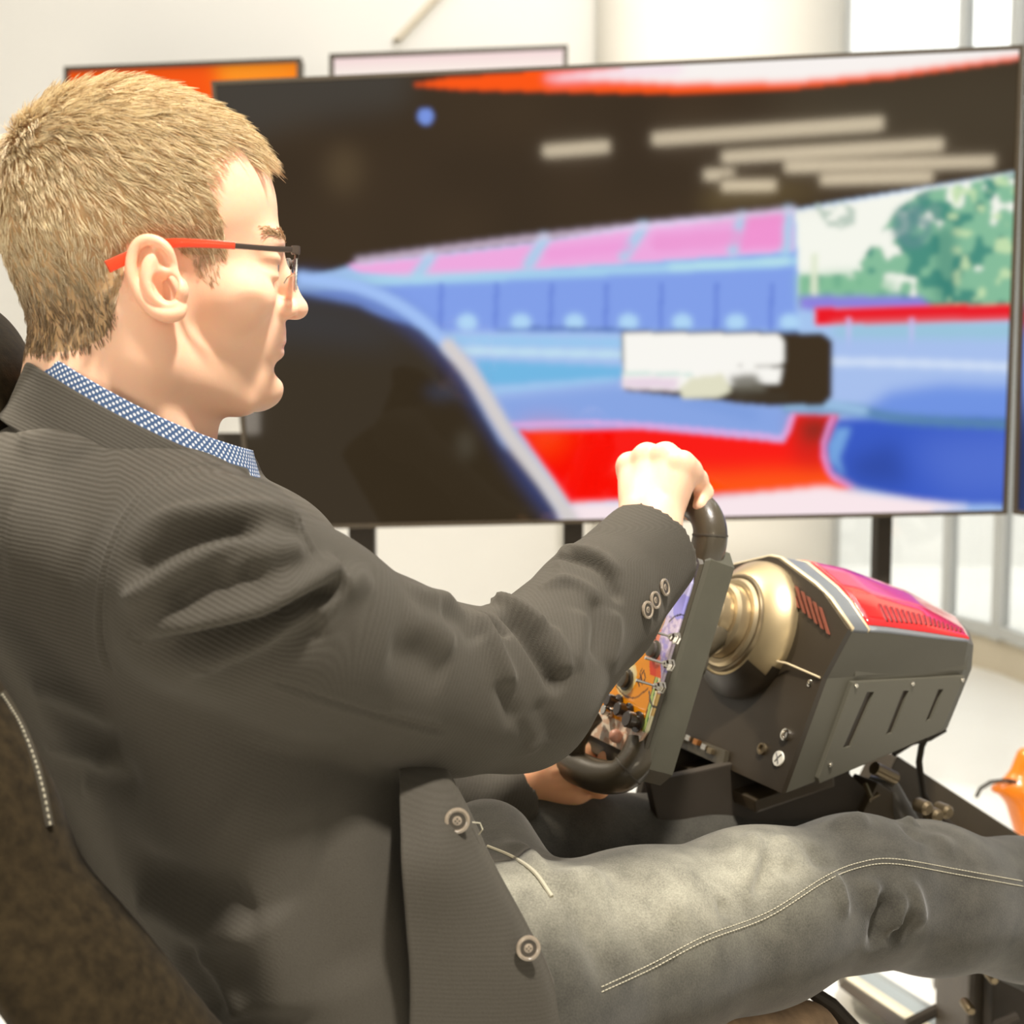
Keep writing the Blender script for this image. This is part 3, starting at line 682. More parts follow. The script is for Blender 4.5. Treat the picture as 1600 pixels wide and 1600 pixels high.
for i in range(4):
    a, b, c, d, e = [np.array(P(*q)) for q in (BS[i], KN[i], PIP[i], DIP[i], TIP[i])]; r = RR[i]
    gh.cap(a, b, r*.95, r*.95, .012); gh.ell(b, (r*1.04,)*3, .006); gh.chain([b, c, d, e], [r*.92, r*.86, r*.80, r*.70], .005)
    gh.cap(np.array(P(BS[i][0]+6, BS[i][1]-6, BS[i][2]+.016)), np.array(P(KN[i][0]+6, KN[i][1]+14, KN[i][2]+.014)), .013, .012, .014)
for i in range(3):
    a, b = np.array(P(*KN[i])), np.array(P(*KN[i+1])); gh.cap(a*.5+b*.5+np.array([0, .006, -.016]), np.array(P(1010, 800, 1.180)), .011, .016, .012)
gh.chain([np.array(P(998, 815, 1.195)), np.array(P(994, 790, 1.225)), np.array(P(990, 800, 1.262)), np.array(P(1020, 815, 1.275))], [.015, .0115, .0105, .0085], .008)   # thumb under the grip
gh.eltube(np.array(P(1012, 835, 1.172)), np.array(P(985, 960, 1.115)), np.array([1, -.3, .5]), (.028, .021), (.032, .027), .02)
rv, rf = gh.mesh()
# left hand: heel of the palm in view, thumb through the lower grip
lo, hi = bounds([(700, 1280, 1.16), (1010, 1120, 1.36), (1010, 1280, 1.16), (700, 1120, 1.36)], .02)
gl = Grid(lo, hi, .0014)
q = lambda *a: np.array(P(*a))
gl.eltube(q(700, 1218, 1.27), q(850, 1216, 1.275), np.array([0, .3, 1]), (.024, .030), (.021, .028), .01)
gl.eltube(q(845, 1216, 1.275), q(895, 1212, 1.275), np.array([0, .3, 1]), (.021, .028), (.028, .032), .02)
gl.ell(q(885, 1228, 1.262), (.021, .018, .015), .014); gl.ell(q(893, 1198, 1.262), (.018, .018, .018), .014)
gl.chain([q(880, 1190, 1.262), q(925, 1176, 1.275), q(958, 1168, 1.262), q(981, 1163, 1.243)], [.014, .0115, .0105, .0088], .007)
gl.ell(q(983, 1163, 1.243), (.010, .009, .0105), .003)
for i, (y0, dd) in enumerate(((1232, 1.245), (1236, 1.265), (1232, 1.288), (1222, 1.31))):
    gl.chain([q(898, y0-12, dd+.01), q(936, y0-6, dd-.004), q(958, y0-26, dd-.012), q(946, y0-46, dd-.004)], [.0115, .0105, .0095, .0082], .004)
for i in range(3): gl.cap(q(868, 1206+i*12, 1.246), q(902, 1200+i*13, 1.240), .0028, .0036, .004)
lv, lf = gl.mesh()
# torso and limbs under the clothes
def tr(*a): return np.array(P(*a))
gt = Grid((-.60, .70, .30), (.78, 1.66, 1.08), .0065)
gt.eltube(tr(225, 930, .97), tr(540, 1520, .99), LB, (.145, .095), (.135, .10), .04)
gt.cap(tr(310, 925, .86), tr(40, 900, 1.12), .045, .045, .03); gt.cap(tr(330, 900, .84), tr(800, 1085, 1.0), .046, .040, .04); gt.cap(tr(800, 1085, 1.0), tr(985, 930, 1.11), .038, .030, .03)
gt.cap(tr(60, 860, 1.12), tr(560, 1225, 1.22), .046, .036, .04); gt.cap(tr(560, 1225, 1.22), tr(760, 1216, 1.272), .034, .024, .03)
gt.chain([tr(600, 1540, .92), tr(1000, 1480, 1.04), tr(1350, 1395, 1.16), tr(1780, 1475, 1.36)], [.07, .05, .042, .036], .03)
gt.chain([tr(600, 1460, 1.14), tr(860, 1350, 1.28), tr(1310, 1345, 1.43), tr(1650, 1500, 1.55)], [.06, .042, .034, .03], .03)
tv_, tf_ = gt.mesh()
# ---- person root and the body mesh
person = empty('person', P(560, 1500, .98), 'blond man in dark ribbed blazer and grey jeans, seated, gripping the steering wheel', 'person')
vv = [hvw, rv, lv, tv_]; ff = [hf, rf, lf, tf_]; off = np.cumsum([0]+[len(a) for a in vv[:-1]])
allv = np.vstack(vv); allf = np.vstack([f+o for f, o in zip(ff, off)])
tone = np.tile(np.array([.90, .56, .38]), (len(allv), 1)); tone[:len(hvw)] = skin
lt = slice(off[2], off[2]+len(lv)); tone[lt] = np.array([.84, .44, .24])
body_me = np_mesh('body', allv, allf); set_color(body_me, 'tone', tone); body = link('body', body_me, M_skin, person)
M_hair = vcol_mat('hair_strands', 'tone', rough=.42, spec=.5)
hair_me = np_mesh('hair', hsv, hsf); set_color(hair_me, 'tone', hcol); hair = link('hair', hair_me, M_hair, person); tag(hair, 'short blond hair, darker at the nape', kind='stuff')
# eyebrows and the faint sideburn
bidx = np.where((np.abs(hv[:, 1]) > .010) & (np.abs(hv[:, 1]) < .046) & (np.abs(hv[:, 2]-.046) < .0035) & (hv[:, 0] > .06))[0]
v, f, p_, r_ = strands(bidx, 900, lambda p: 0*p[:, 0]+.008, lambda p: 0*p[:, 0]+.3, lambda p: np.stack([-.3+0*p[:, 0], np.sign(p[:, 1]), .1+0*p[:, 0]], 1), .00022, nclump=120)
me = np_mesh('eyebrows', v, f); set_color(me, 'tone', np.tile([.5, .32, .16], (len(v), 1))); tag(link('eyebrows', me, M_hair, person), kind='stuff')
sidx = np.where(pip(mpx[:, 0], mpx[:, 1], [(298, 396), (345, 394), (342, 425), (332, 446), (310, 428)]) & ~ear_v & (hv[:, 2] > -.02))[0]
v, f, p_, r_ = strands(sidx, 1300, lambda p: 0*p[:, 0]+.005, lambda p: 0*p[:, 0]+.2, lambda p: np.tile([.25, 0, -1.], (len(p), 1)), .00020, nclump=200, seed=4)
me = np_mesh('sideburns', v, f); set_color(me, 'tone', np.tile([.55, .38, .22], (len(v), 1))); tag(link('sideburns', me, M_hair, person), kind='stuff')
# eyes: iris and pupil set on the eyeballs
for s in (-1, 1):
    c = m_(80, 31*s, 22); MB().lathe(hw(c+np.array([.0122, 0, 0])), Vector(HF), [(.0055, 0), (.005, .0006), (.0022, .0009)], 24).build('iris', mat('iris', (.10, .16, .20), .2), person, True)

# ================================================================ cloth materials
def cloth(name, base, light, attr='rib', freq=2150.0, depth=.35, cvar=.35, rough=.78):
    m = mat(name, base, rough, spec=.20, sheen=.10); nt = m.node_tree; b = nt.nodes['Principled BSDF']
    b.inputs['Sheen Tint'].default_value = (1, .93, .8, 1)
    a = nt.nodes.new('ShaderNodeAttribute'); a.attribute_name = attr
    mu = nt.nodes.new('ShaderNodeMath'); mu.operation = 'MULTIPLY'; mu.inputs[1].default_value = freq
    tc = nt.nodes.new('ShaderNodeTexCoord'); n2 = nt.nodes.new('ShaderNodeTexNoise'); n2.inputs['Scale'].default_value = 25; nt.links.new(tc.outputs['Object'], n2.inputs['Vector'])
    ad = nt.nodes.new('ShaderNodeMath'); ad.operation = 'MULTIPLY_ADD'; ad.inputs[1].default_value = 5.0
    nt.links.new(a.outputs['Fac'], mu.inputs[0]); nt.links.new(n2.outputs['Fac'], ad.inputs[0]); nt.links.new(mu.outputs[0], ad.inputs[2])
    sn = nt.nodes.new('ShaderNodeMath'); sn.operation = 'SINE'; nt.links.new(ad.outputs[0], sn.inputs[0])
    fine = nt.nodes.new('ShaderNodeTexNoise'); fine.inputs['Scale'].default_value = 1400; fine.inputs['Detail'].default_value = 2; nt.links.new(tc.outputs['Object'], fine.inputs['Vector'])
    s2 = nt.nodes.new('ShaderNodeMath'); s2.operation = 'MULTIPLY_ADD'; s2.inputs[1].default_value = 2.2; nt.links.new(fine.outputs['Fac'], s2.inputs[0]); nt.links.new(sn.outputs[0], s2.inputs[2])
    a2 = nt.nodes.new('ShaderNodeAttribute'); a2.attribute_name = 'ribamp'; sa = nt.nodes.new('ShaderNodeMath'); sa.operation = 'MULTIPLY'; nt.links.new(sn.outputs[0], sa.inputs[0]); nt.links.new(a2.outputs['Fac'], sa.inputs[1]); nt.links.new(sa.outputs[0], s2.inputs[2])
    mr = nt.nodes.new('ShaderNodeMapRange'); mr.inputs[1].default_value = -.4; mr.inputs[2].default_value = 2.6; nt.links.new(s2.outputs[0], mr.inputs[0])
    mx = nt.nodes.new('ShaderNodeMix'); mx.data_type = 'RGBA'; mx.inputs[6].default_value = (*base, 1); mx.inputs[7].default_value = (*light, 1)
    nt.links.new(mr.outputs[0], mx.inputs[0]); nt.links.new(mx.outputs[2], b.inputs['Base Color'])
    bp = nt.nodes.new('ShaderNodeBump'); bp.inputs['Strength'].default_value = depth; bp.inputs['Distance'].default_value = .0006
    nt.links.new(s2.outputs[0], bp.inputs['Height']); nt.links.new(bp.outputs[0], b.inputs['Normal']); return m
M_jacket = cloth('blazer_cloth', (.036, .030, .020), (.084, .076, .061))
M_lining = mat('blazer_lining', (.035, .025, .015), .6)
M_button = mat('horn_button', (.27, .22, .16), .25, coat=.5, noise=.2, nscale=200)
M_buttond = mat('button_hollow', (.05, .04, .028), .4)

# ================================================================ blazer
gj = Grid((-.62, .66, .36), (.34, 1.42, 1.13), .0031)
SC_ = tr(340, 915, .815); EL = tr(805, 1076, .995); WR = tr(1015, 858, 1.155)
gj.eltube(tr(225, 930, .975), tr(585, 1660, .985), LB, (.158, .118), (.158, .128), .04)
gj.cap(tr(300, 905, .85), tr(20, 880, 1.15), .070, .070, .05)
gj.cap(tr(170, 775, .98), tr(280, 855, .88), .042, .044, .03)
gj.cap(tr(150, 795, .99), tr(-10, 835, 1.14), .058, .058, .05)
gj.ell(tr(398, 900, 1.0), (.072, .085, .070), .03); gj.ell(tr(384, 738, 1.0), (.010, .02, .016), .012)
gj.ell(tr(85, 815, .93), (.07, .11, .07), .05)
gj.chain([SC_, tr(470, 988, .862), tr(600, 1048, .912), tr(700, 1078, .955), EL], [.071, .0675, .0635, .061, .0605], .016); gj.cap(EL, tr(930, 950, 1.09), .060, .053, .02); gj.cap(tr(930, 950, 1.09), WR, .0525, .0475, .015)
gj.cap(tr(40, 850, 1.14), tr(560, 1240, 1.215), .066, .052, .03); gj.cap(tr(560, 1240, 1.215), tr(790, 1222, 1.275), .048, .036, .02)
gj.cap(tr(700, 1230, 1.24), tr(790, 1250, 1.24), .03, .034, .02)
# open cuffs
wd = (WR-tr(930, 950, 1.09)); wd /= np.linalg.norm(wd)
def plane_cut(gr, c, nrm, rad):
    sl, x, y, z = gr.win(c-rad, c+rad, 0); d = ((x-c[0])*nrm[0]+(y-c[1])*nrm[1]+(z-c[2])*nrm[2])
    near = ((x-c[0])**2+(y-c[1])**2+(z-c[2])**2) < rad*rad
    gr.D[sl] = np.where(near, np.maximum(gr.D[sl], d), gr.D[sl]).astype(np.float32)
plane_cut(gj, WR+wd*.002, wd, .075)
gj.cap(WR-wd*.045, WR+wd*.03, .0425, .0435, .003, 's')
w2 = tr(790, 1222, 1.275)-tr(560, 1240, 1.215); w2 /= np.linalg.norm(w2); W2 = tr(790, 1222, 1.275)
plane_cut(gj, W2, w2, .055); gj.cap(W2-w2*.03, W2+w2*.03, .030, .030, .003, 's')
# neck opening
gj.cap(tr(225, 560, .955), tr(215, 800, .98), .070, .060, .01, 's')
jv, jf = gj.mesh()
S = Sculpt(jv, jf)
A = lambda pts: [(140+.35*u, 720+.35*v) for u, v in pts]
B = lambda pts: [(560+.3375*u, 760+.3375*v) for u, v in pts]
strokes = [
 (A([(200, 275), (500, 235), (700, 220), (850, 235), (965, 300)]), .010, .0045), (A([(120, 540), (260, 430), (420, 345), (620, 300), (850, 300)]), .012, -.0075),
 (A([(110, 650), (250, 590), (400, 500), (560, 400), (700, 350), (885, 312)]), .010, .0070),  (A([(560, 520), (700, 450), (840, 405), (980, 390)]), .009, .004), (A([(300, 640), (480, 560), (640, 500), (800, 470)]), .012, -.0045),
 (A([(180, 800), (400, 730), (600, 685), (760, 645), (900, 570), (1060, 490), (1130, 480)]), .009, .0075), (A([(160, 880), (400, 810), (600, 770), (760, 720), (900, 650), (1060, 560), (1110, 520)]), .010, -.0085),
 (A([(300, 1030), (470, 910), (600, 860), (750, 790), (900, 690), (1060, 600), (1200, 535), (1280, 515)]), .011, .0085), (A([(500, 1000), (700, 930), (850, 850), (980, 750), (1050, 690)]), .014, -.0060),
 (B([(230, 500), (330, 520), (450, 530)]), .012, .004), (B([(520, 560), (600, 690), (660, 820), (720, 960)]), .009, .0050), (B([(560, 590), (640, 630), (700, 700)]), .006, -.0050),
 (B([(600, 540), (700, 560), (800, 620), (870, 690)]), .008, .0065), (B([(640, 560), (740, 640), (830, 760), (900, 880), (930, 970)]), .008, -.0075), (B([(860, 640), (930, 760), (955, 880)]), .010, .0045),
 (B([(880, 340), (1000, 330), (1110, 370), (1180, 460), (1220, 560)]), .007, -.0045), (B([(900, 300), (1020, 290), (1130, 330), (1210, 430)]), .008, .0028), (B([(840, 480), (960, 440), (1060, 480), (1110, 560)]), .008, .003),
 (B([(1090, 480), (1110, 640), (1090, 820)]), .008, -.0030), (B([(1180, 560), (1190, 700), (1150, 860)]), .010, .0028), (B([(1020, 560), (1030, 700), (1000, 860)]), .010, .0025),
 (B([(640, 880), (690, 1000), (760, 1140), (800, 1230)]), .009, -.0045), (B([(720, 1060), (770, 1160), (830, 1230)]), .009, .0040), (B([(830, 980), (870, 1100), (930, 1180)]), .010, -.0030),
 (B([(200, 620), (330, 660), (460, 760)]), .016, .0035), (B([(120, 760), (300, 800), (420, 900)]), .016, -.003), (B([(350, 560), (480, 620), (560, 740)]), .016, -.0030),
 # flank and back
 ([(40, 1072), (110, 1090), (190, 1128)], .012, .005), ([(60, 1110), (130, 1135), (200, 1165)], .012, -.004), ([(66, 1172), (120, 1180), (180, 1188)], .008, .004), ([(70, 1200), (150, 1215), (230, 1220)], .014, -.006),
 ([(120, 1235), (160, 1205), (190, 1185)], .010, .006), ([(200, 1400), (260, 1420), (330, 1450), (400, 1430)], .018, .010), ([(180, 1340), (260, 1370), (340, 1400), (390, 1380)], .020, -.010),
 ([(400, 1420), (430, 1500), (440, 1600)], .024, .010), ([(270, 1480), (320, 1530), (350, 1600)], .016, -.008), ([(300, 1480), (350, 1540), (380, 1600)], .014, .009), ([(470, 1250), (500, 1400), (560, 1560)], .03, -.006),
 ([(330, 1250), (420, 1300), (520, 1320)], .03, .005), ([(0, 840), (60, 850), (130, 900)], .03, .004), ([(20, 700), (80, 690), (140, 715)], .02, .004),
]
for p_, w_, h_ in strokes: S.stroke(p_, w_*.85, h_*(1.65 if p_[0][1] < 1040 else 1.0))
S.rebuild()
for p_, w_, h_ in [([(360, 728), (310, 728), (262, 742), (225, 772), (190, 822), (168, 880), (159, 940), (160, 1000), (176, 1060)], .0022, -.0022),
                   (A([(820, 985), (1000, 1045), (1300, 1140), (1600, 1215)]), .0018, -.0020), (A([(165, 765), (240, 830)]), .0016, -.0018), (A([(450, 908), (550, 942)]), .0016, -.0018),
                   ([(462, 800), (478, 845), (498, 880)], .002, -.002), ([(200, 700), (300, 740), (330, 735)], .0016, -.0012)]:
    S.stroke(p_, w_, h_, 'seam', taper=.06)
jv, jf = S.done()
# direction of the ribs, woven into the cloth: across the back, slanting round the sleeve
def rib_attr(v):
    px = PX(v); o1 = tr(165, 900, .80); o2 = tr(560, 1000, .86)
    sm = lambda t: np.clip(t, 0, 1)**2*(3-2*np.clip(t, 0, 1))
    back = (v-o1)@np.array([.18, 0, 1.0]); up_ = (v-o1)@np.array([.42, .1, .9]); low = (v-o2)@np.array([.80, .35, -.42])+(o2-o1)@np.array([.42, .1, .9])
    s1 = sm((px[:, 0]-160)/30); s2 = sm((px[:, 0]-430)/190)*sm((px[:, 1]-820)/60)
    return (back*(1-s1)+up_*s1)*(1-s2)+low*s2
jm = np_mesh('jacket', jv, jf); set_float(jm, 'rib', rib_attr(jv)); jpx = PX(jv); ra_ = np.where(jpx[:, 0] < 165, .85, .8-.55*np.clip((jpx[:, 0]-380)/120, 0, 1)); ra_ = ra_*(1-.75*np.clip((jpx[:, 1]-1020)/100, 0, 1)*(jpx[:, 0] < 640)); set_float(jm, 'ribamp', ra_); jacket = link('jacket', jm, M_jacket, person); tag(jacket, 'dark finely ribbed blazer with creased sleeves')
# ---- sheet helper: smooth surface through a grid of (px,py,depth) rows, with thickness
def sheet(name, rows, m, parent, th=.003, nu=40, nv=30, rib=None):
    R = [spline(np.array(r, float), nu) for r in rows]; R = np.array(R)
    Cg = np.array([spline(R[:, j], nv) for j in range(nu)]).transpose(1, 0, 2)
    v = PA(Cg.reshape(-1, 3)); i = np.arange(nu*nv).reshape(nv, nu)
    f = np.stack([i[:-1, :-1].ravel(), i[1:, :-1].ravel(), i[1:, 1:].ravel(), i[:-1, 1:].ravel()], 1)
    n = vnormals(v, f); toc = np.array([0, 0, CZ])-v
    if (n*toc).sum() < 0: f = f[:, ::-1]; n = -n
    N = len(v); v2 = np.vstack([v, v-n*th]); ring = np.concatenate([i[0, :], i[1:, -1], i[-1, -2::-1], i[-2:0:-1, 0]]); r2 = np.roll(ring, -1)
    side = np.stack([ring, r2, r2+N, ring+N], 1)
    if True:
        f2 = np.vstack([f, f[:, ::-1]+N, side])
    me = np_mesh(name, v2, f2); set_float(me, 'rib', (v2@np.array([.15, 0, 1.0])) if rib is None else v2@np.array(rib))
    set_float(me, 'ribamp', np.full(len(v2), .18)); uv = me.uv_layers.new(name='UVMap')
    if name == 'shirt_collar':
        Lx = np.zeros((nv, nu)); V3 = v.reshape(nv, nu, 3)
        Lx[:, 1:] = np.cumsum(np.linalg.norm(np.diff(V3[nv//2], axis=0), axis=1))[None]; Ly = np.zeros((nv, nu)); Ly[1:] = np.cumsum(np.linalg.norm(np.diff(V3[:, nu//2], axis=0), axis=1))[:, None]
        uvv = np.stack([Lx.ravel(), Ly.ravel()], 1); uvv = np.vstack([uvv, uvv]); li = np.empty(len(me.loops), np.int32); me.loops.foreach_get('vertex_index', li); uv.data.foreach_set('uv', uvv[li].ravel().astype(np.float32))
    return link(name, me, m, parent)
# front panel of the blazer hanging over the hip, its edge running down to the lap
sheet('front_panel', [[(622, 1165, .940), (660, 1168, .945), (690, 1172, .955), (697, 1178, .965)],
                      [(624, 1212, .890), (664, 1212, .892), (698, 1213, .90), (708, 1216, .915)], [(625, 1270, .858), (674, 1270, .856), (716, 1264, .868), (735, 1268, .89)],
                      [(628, 1350, .830), (700, 1350, .838), (750, 1345, .865), (772, 1348, .89)],
                      [(636, 1450, .828), (710, 1450, .838), (790, 1440, .862), (822, 1440, .885)],
                      [(642, 1540, .826), (730, 1540, .838), (830, 1525, .860), (862, 1522, .88)],
                      [(640, 1680, .820), (740, 1680, .835), (850, 1660, .860), (900, 1655, .88)]], M_jacket, jacket, rib=[.2, 0, 1.0])
def button(c, nrm, r, parent):
    o = MB().lathe(c, nrm, [(r*.86, -.001), (r, .0006), (r*.97, .0019), (r*.80, .0023), (r*.68, .0014), (r*.40, .0011), (r*.25, .0019), (r*.08, .0020)], 28).build('button', M_button, parent, True)
    s = MB(); u = Vector(nrm).orthogonal().normalized(); w = Vector(nrm).cross(u)
    for k in range(4):
        a = math.pi/4+k*math.pi/2; s.lathe(Vector(c)+Vector(nrm)*.0012+(u*math.cos(a)+w*math.sin(a))*r*.16, nrm, [(r*.07, 0), (r*.07, .0009)], 8)
    s.build('thread_hole', M_buttond, o); MB().lathe(c, nrm, [(r*.66, .0011), (r*.66, .0015), (r*.5, .0013), (r*.42, .0013), (0, .0013)], 24).build('button_centre', M_buttond, o, True); return o
bn = Vector((0, -1, .1)).normalized()
button(P(714, 1282, .857), Vector((.18, -1, .1)).normalized(), .0088, jacket); button(P(825, 1481, .8565), Vector((.25, -1, .15)).normalized(), .0085, jacket)
SB = Sculpt(jv, jf)
for (x, y) in ((1009, 953), (1021, 938), (1036, 918)):
    h = SB.bvh.ray_cast(Vector((0, 0, CZ)), (P(x, y, 1)-Vector((0, 0, CZ))).normalized())
    if h[0] is not None: button(h[0]+h[1]*.001, h[1], .0076, jacket)
# blazer collar: turned-down band round the back of the neck, running into the lapel
nC = np.array(P(228, 628, .955)); FN = dirv(20); LN = np.array([-math.sin(math.radians(20)), math.cos(math.radians(20)), 0])
def ring_pt(th, a, b, dz, slope=.50, sag=.010, roll=0.0):
    c, s = math.cos(th), math.sin(th)
    return nC+FN*(a*c)+LN*(b*s)+UP*(dz-slope*a*c-sag*(s*s))
def band(name, th0, th1, rows, m, parent, nu=72, slope=.50, sag=.010, thick=.002, close=False):
    th = np.linspace(th0, th1, nu); v = []
    for (a, b, dz) in rows: v.append([ring_pt(t, a, b, dz, slope, sag) for t in th])
    v = np.array(v); nv = len(rows)
    V = np.array([[spline(v[:, j], nv*6)] for j in range(nu)])[:, 0].transpose(1, 0, 2); nv = V.shape[0]; q_ = V.reshape(-1, 3)
    i = np.arange(nu*nv).reshape(nv, nu); f = np.stack([i[:-1, :-1].ravel(), i[1:, :-1].ravel(), i[1:, 1:].ravel(), i[:-1, 1:].ravel()], 1)
    n = vnormals(q_, f)
    if ((q_-nC)*n).sum() < 0: f = f[:, ::-1]; n = -n
    N = len(q_); v2 = np.vstack([q_, q_-n*thick]); ring = np.concatenate([i[0, :], i[1:, -1], i[-1, -2::-1], i[-2:0:-1, 0]]); r2 = np.roll(ring, -1)
    f2 = np.vstack([f, f[:, ::-1]+N, np.stack([ring, r2, r2+N, ring+N], 1)])
    me = np_mesh(name, v2, f2); set_float(me, 'rib', v2@np.array([.55, .3, 1.0])); set_float(me, 'ribamp', np.full(len(v2), .5)); uv = me.uv_layers.new(name='UVMap')
    rr = th*.075; hh = np.concatenate([[0], np.cumsum(np.linalg.norm(np.diff(V[:, nu//2], axis=0), axis=1))]); Ux, Uy = np.meshgrid(rr, hh); uvv = np.stack([Ux.ravel(), Uy.ravel()], 1); uvv = np.vstack([uvv, uvv])
    li = np.empty(len(me.loops), np.int32); me.loops.foreach_get('vertex_index', li); uv.data.foreach_set('uv', uvv[li].ravel().astype(np.float32))
    return link(name, me, m, parent)
def dots_mat():
    m = mat('dotted_shirt_cloth', (.03, .06, .13), .8, spec=.25); nt = m.node_tree; b = nt.nodes['Principled BSDF']
    uvn = nt.nodes.new('ShaderNodeUVMap'); uvn.uv_map = 'UVMap'
    sc = nt.nodes.new('ShaderNodeVectorMath'); sc.operation = 'SCALE'; sc.inputs['Scale'].default_value = 1/.0044; nt.links.new(uvn.outputs[0], sc.inputs[0])
    def cell(off):
        ad = nt.nodes.new('ShaderNodeVectorMath'); ad.operation = 'ADD'; ad.inputs[1].default_value = (off, off, 0); nt.links.new(sc.outputs[0], ad.inputs[0])
        fr = nt.nodes.new('ShaderNodeVectorMath'); fr.operation = 'FRACTION'; nt.links.new(ad.outputs[0], fr.inputs[0])
        sb_ = nt.nodes.new('ShaderNodeVectorMath'); sb_.operation = 'SUBTRACT'; sb_.inputs[1].default_value = (.5, .5, 0); nt.links.new(fr.outputs[0], sb_.inputs[0])
        ml = nt.nodes.new('ShaderNodeVectorMath'); ml.operation = 'MULTIPLY'; ml.inputs[1].default_value = (1, 1, 0); nt.links.new(sb_.outputs[0], ml.inputs[0])
        ln = nt.nodes.new('ShaderNodeVectorMath'); ln.operation = 'LENGTH'; nt.links.new(ml.outputs[0], ln.inputs[0])
        mr = nt.nodes.new('ShaderNodeMapRange'); mr.inputs[1].default_value = .15; mr.inputs[2].default_value = .24; mr.inputs[3].default_value = 1; mr.inputs[4].default_value = 0; nt.links.new(ln.outputs['Value'], mr.inputs[0]); return mr
    a, c = cell(0), cell(.5); mxm = nt.nodes.new('ShaderNodeMath'); mxm.operation = 'MAXIMUM'; nt.links.new(a.outputs[0], mxm.inputs[0]); nt.links.new(c.outputs[0], mxm.inputs[1])
    mx = nt.nodes.new('ShaderNodeMix'); mx.data_type = 'RGBA'; mx.inputs[6].default_value = (.055, .10, .20, 1); mx.inputs[7].default_value = (.72, .74, .76, 1)
    nt.links.new(mxm.outputs[0], mx.inputs[0]); nt.links.new(mx.outputs[2], b.inputs['Base Color']); return m
M_shirt = dots_mat()
R_ = math.radians
shirt = band('shirt_collar', R_(-352), R_(-8), [(.078, .068, .002), (.082, .071, -.012), (.088, .077, -.030), (.094, .084, -.055)], M_shirt, person); tag(shirt, 'blue shirt collar with small white dots')
band('jacket_collar', R_(-325), R_(-35), [(.079, .074, -.014), (.083, .080, -.012), (.087, .086, -.024), (.096, .097, -.048), (.104, .106, -.062)], M_jacket, jacket, thick=.004)

# ================================================================ trousers
gp = Grid((-.32, .74, .10), (1.16, 1.86, .86), .0042)
gp.chain([tr(600, 1575, .935), tr(800, 1540, .96), tr(1000, 1482, 1.03), tr(1180, 1432, 1.095), tr(1340, 1392, 1.155), tr(1450, 1402, 1.20), tr(1600, 1421, 1.27), tr(1850, 1480, 1.38), tr(2080, 1560, 1.52)],
         [.088, .084, .073, .069, .0620, .0640, .0635, .058, .050], .03)
gp.chain([tr(560, 1500, 1.12), tr(850, 1332, 1.29), tr(1080, 1330, 1.37), tr(1310, 1330, 1.44), tr(1420, 1380, 1.48), tr(1650, 1500, 1.56), tr(1860, 1560, 1.66)], [.095, .064, .058, .055, .055, .052, .048], .03)
gp.eltube(tr(500, 1500, 1.02), tr(640, 1520, 1.04), LB, (.115, .09), (.14, .10), .04)
gp.cap(tr(760, 1330, 1.12), tr(800, 1420, 1.05), .045, .05, .03)
pv, pf = gp.mesh(); SP = Sculpt(pv, pf)
Cc = lambda pts: [(1100+.3125*u, 1100+.3125*v) for u, v in pts]
for p_, w_, h_ in [(Cc([(170, 650), (240, 680), (250, 780), (210, 900), (190, 1020)]), .008, .007), (Cc([(290, 720), (280, 850), (230, 980)]), .009, -.0065), (Cc([(330, 640), (420, 720), (400, 860)]), .009, .004),
                   (Cc([(430, 680), (440, 780), (420, 900)]), .008, -.005), (Cc([(520, 690), (560, 760), (600, 840)]), .010, -.004), (Cc([(640, 640), (750, 590), (850, 600)]), .014, .006),
                   (Cc([(600, 850), (660, 900), (690, 1000), (690, 1100)]), .007, .005), (Cc([(880, 900), (890, 1020), (870, 1150), (845, 1240)]), .008, -.008), (Cc([(800, 850), (850, 960), (860, 1080)]), .009, .006),
                   (Cc([(930, 900), (970, 980), (960, 1080), (920, 1180)]), .008, .006), (Cc([(1000, 1020), (990, 1120), (930, 1220)]), .007, -.007), (Cc([(980, 860), (1040, 940), (1070, 1060), (1050, 1160)]), .008, .006),
                   (Cc([(970, 590), (1040, 640), (1080, 700)]), .009, -.004), (Cc([(1000, 585), (1060, 615)]), .007, .005), (Cc([(90, 960), (110, 1080)]), .006, -.004),
                   (Cc([(1150, 640), (1200, 700), (1260, 760)]), .012, .003), ([(860, 1400), (900, 1380), (960, 1370)], .014, .008), ([(880, 1420), (940, 1480), (960, 1560)], .018, -.006),
                   ([(780, 1310), (830, 1345), (860, 1390)], .008, .006), ([(1010, 1350), (990, 1420), (960, 1500)], .02, -.004), ([(1080, 1330), (1060, 1400), (1050, 1450)], .012, .004)]:
    SP.stroke(p_, w_, h_*1.4, taper=.35)
SP.rebuild()
seam_px = [(940, 1545), (1020, 1508), (1100, 1466), (1200, 1428), (1290, 1372), (1345, 1350), (1400, 1345), (1500, 1362), (1600, 1380)]
SP.stroke(seam_px, .0035, .0022, 'ridge', taper=.02); pv, pf = SP.done()
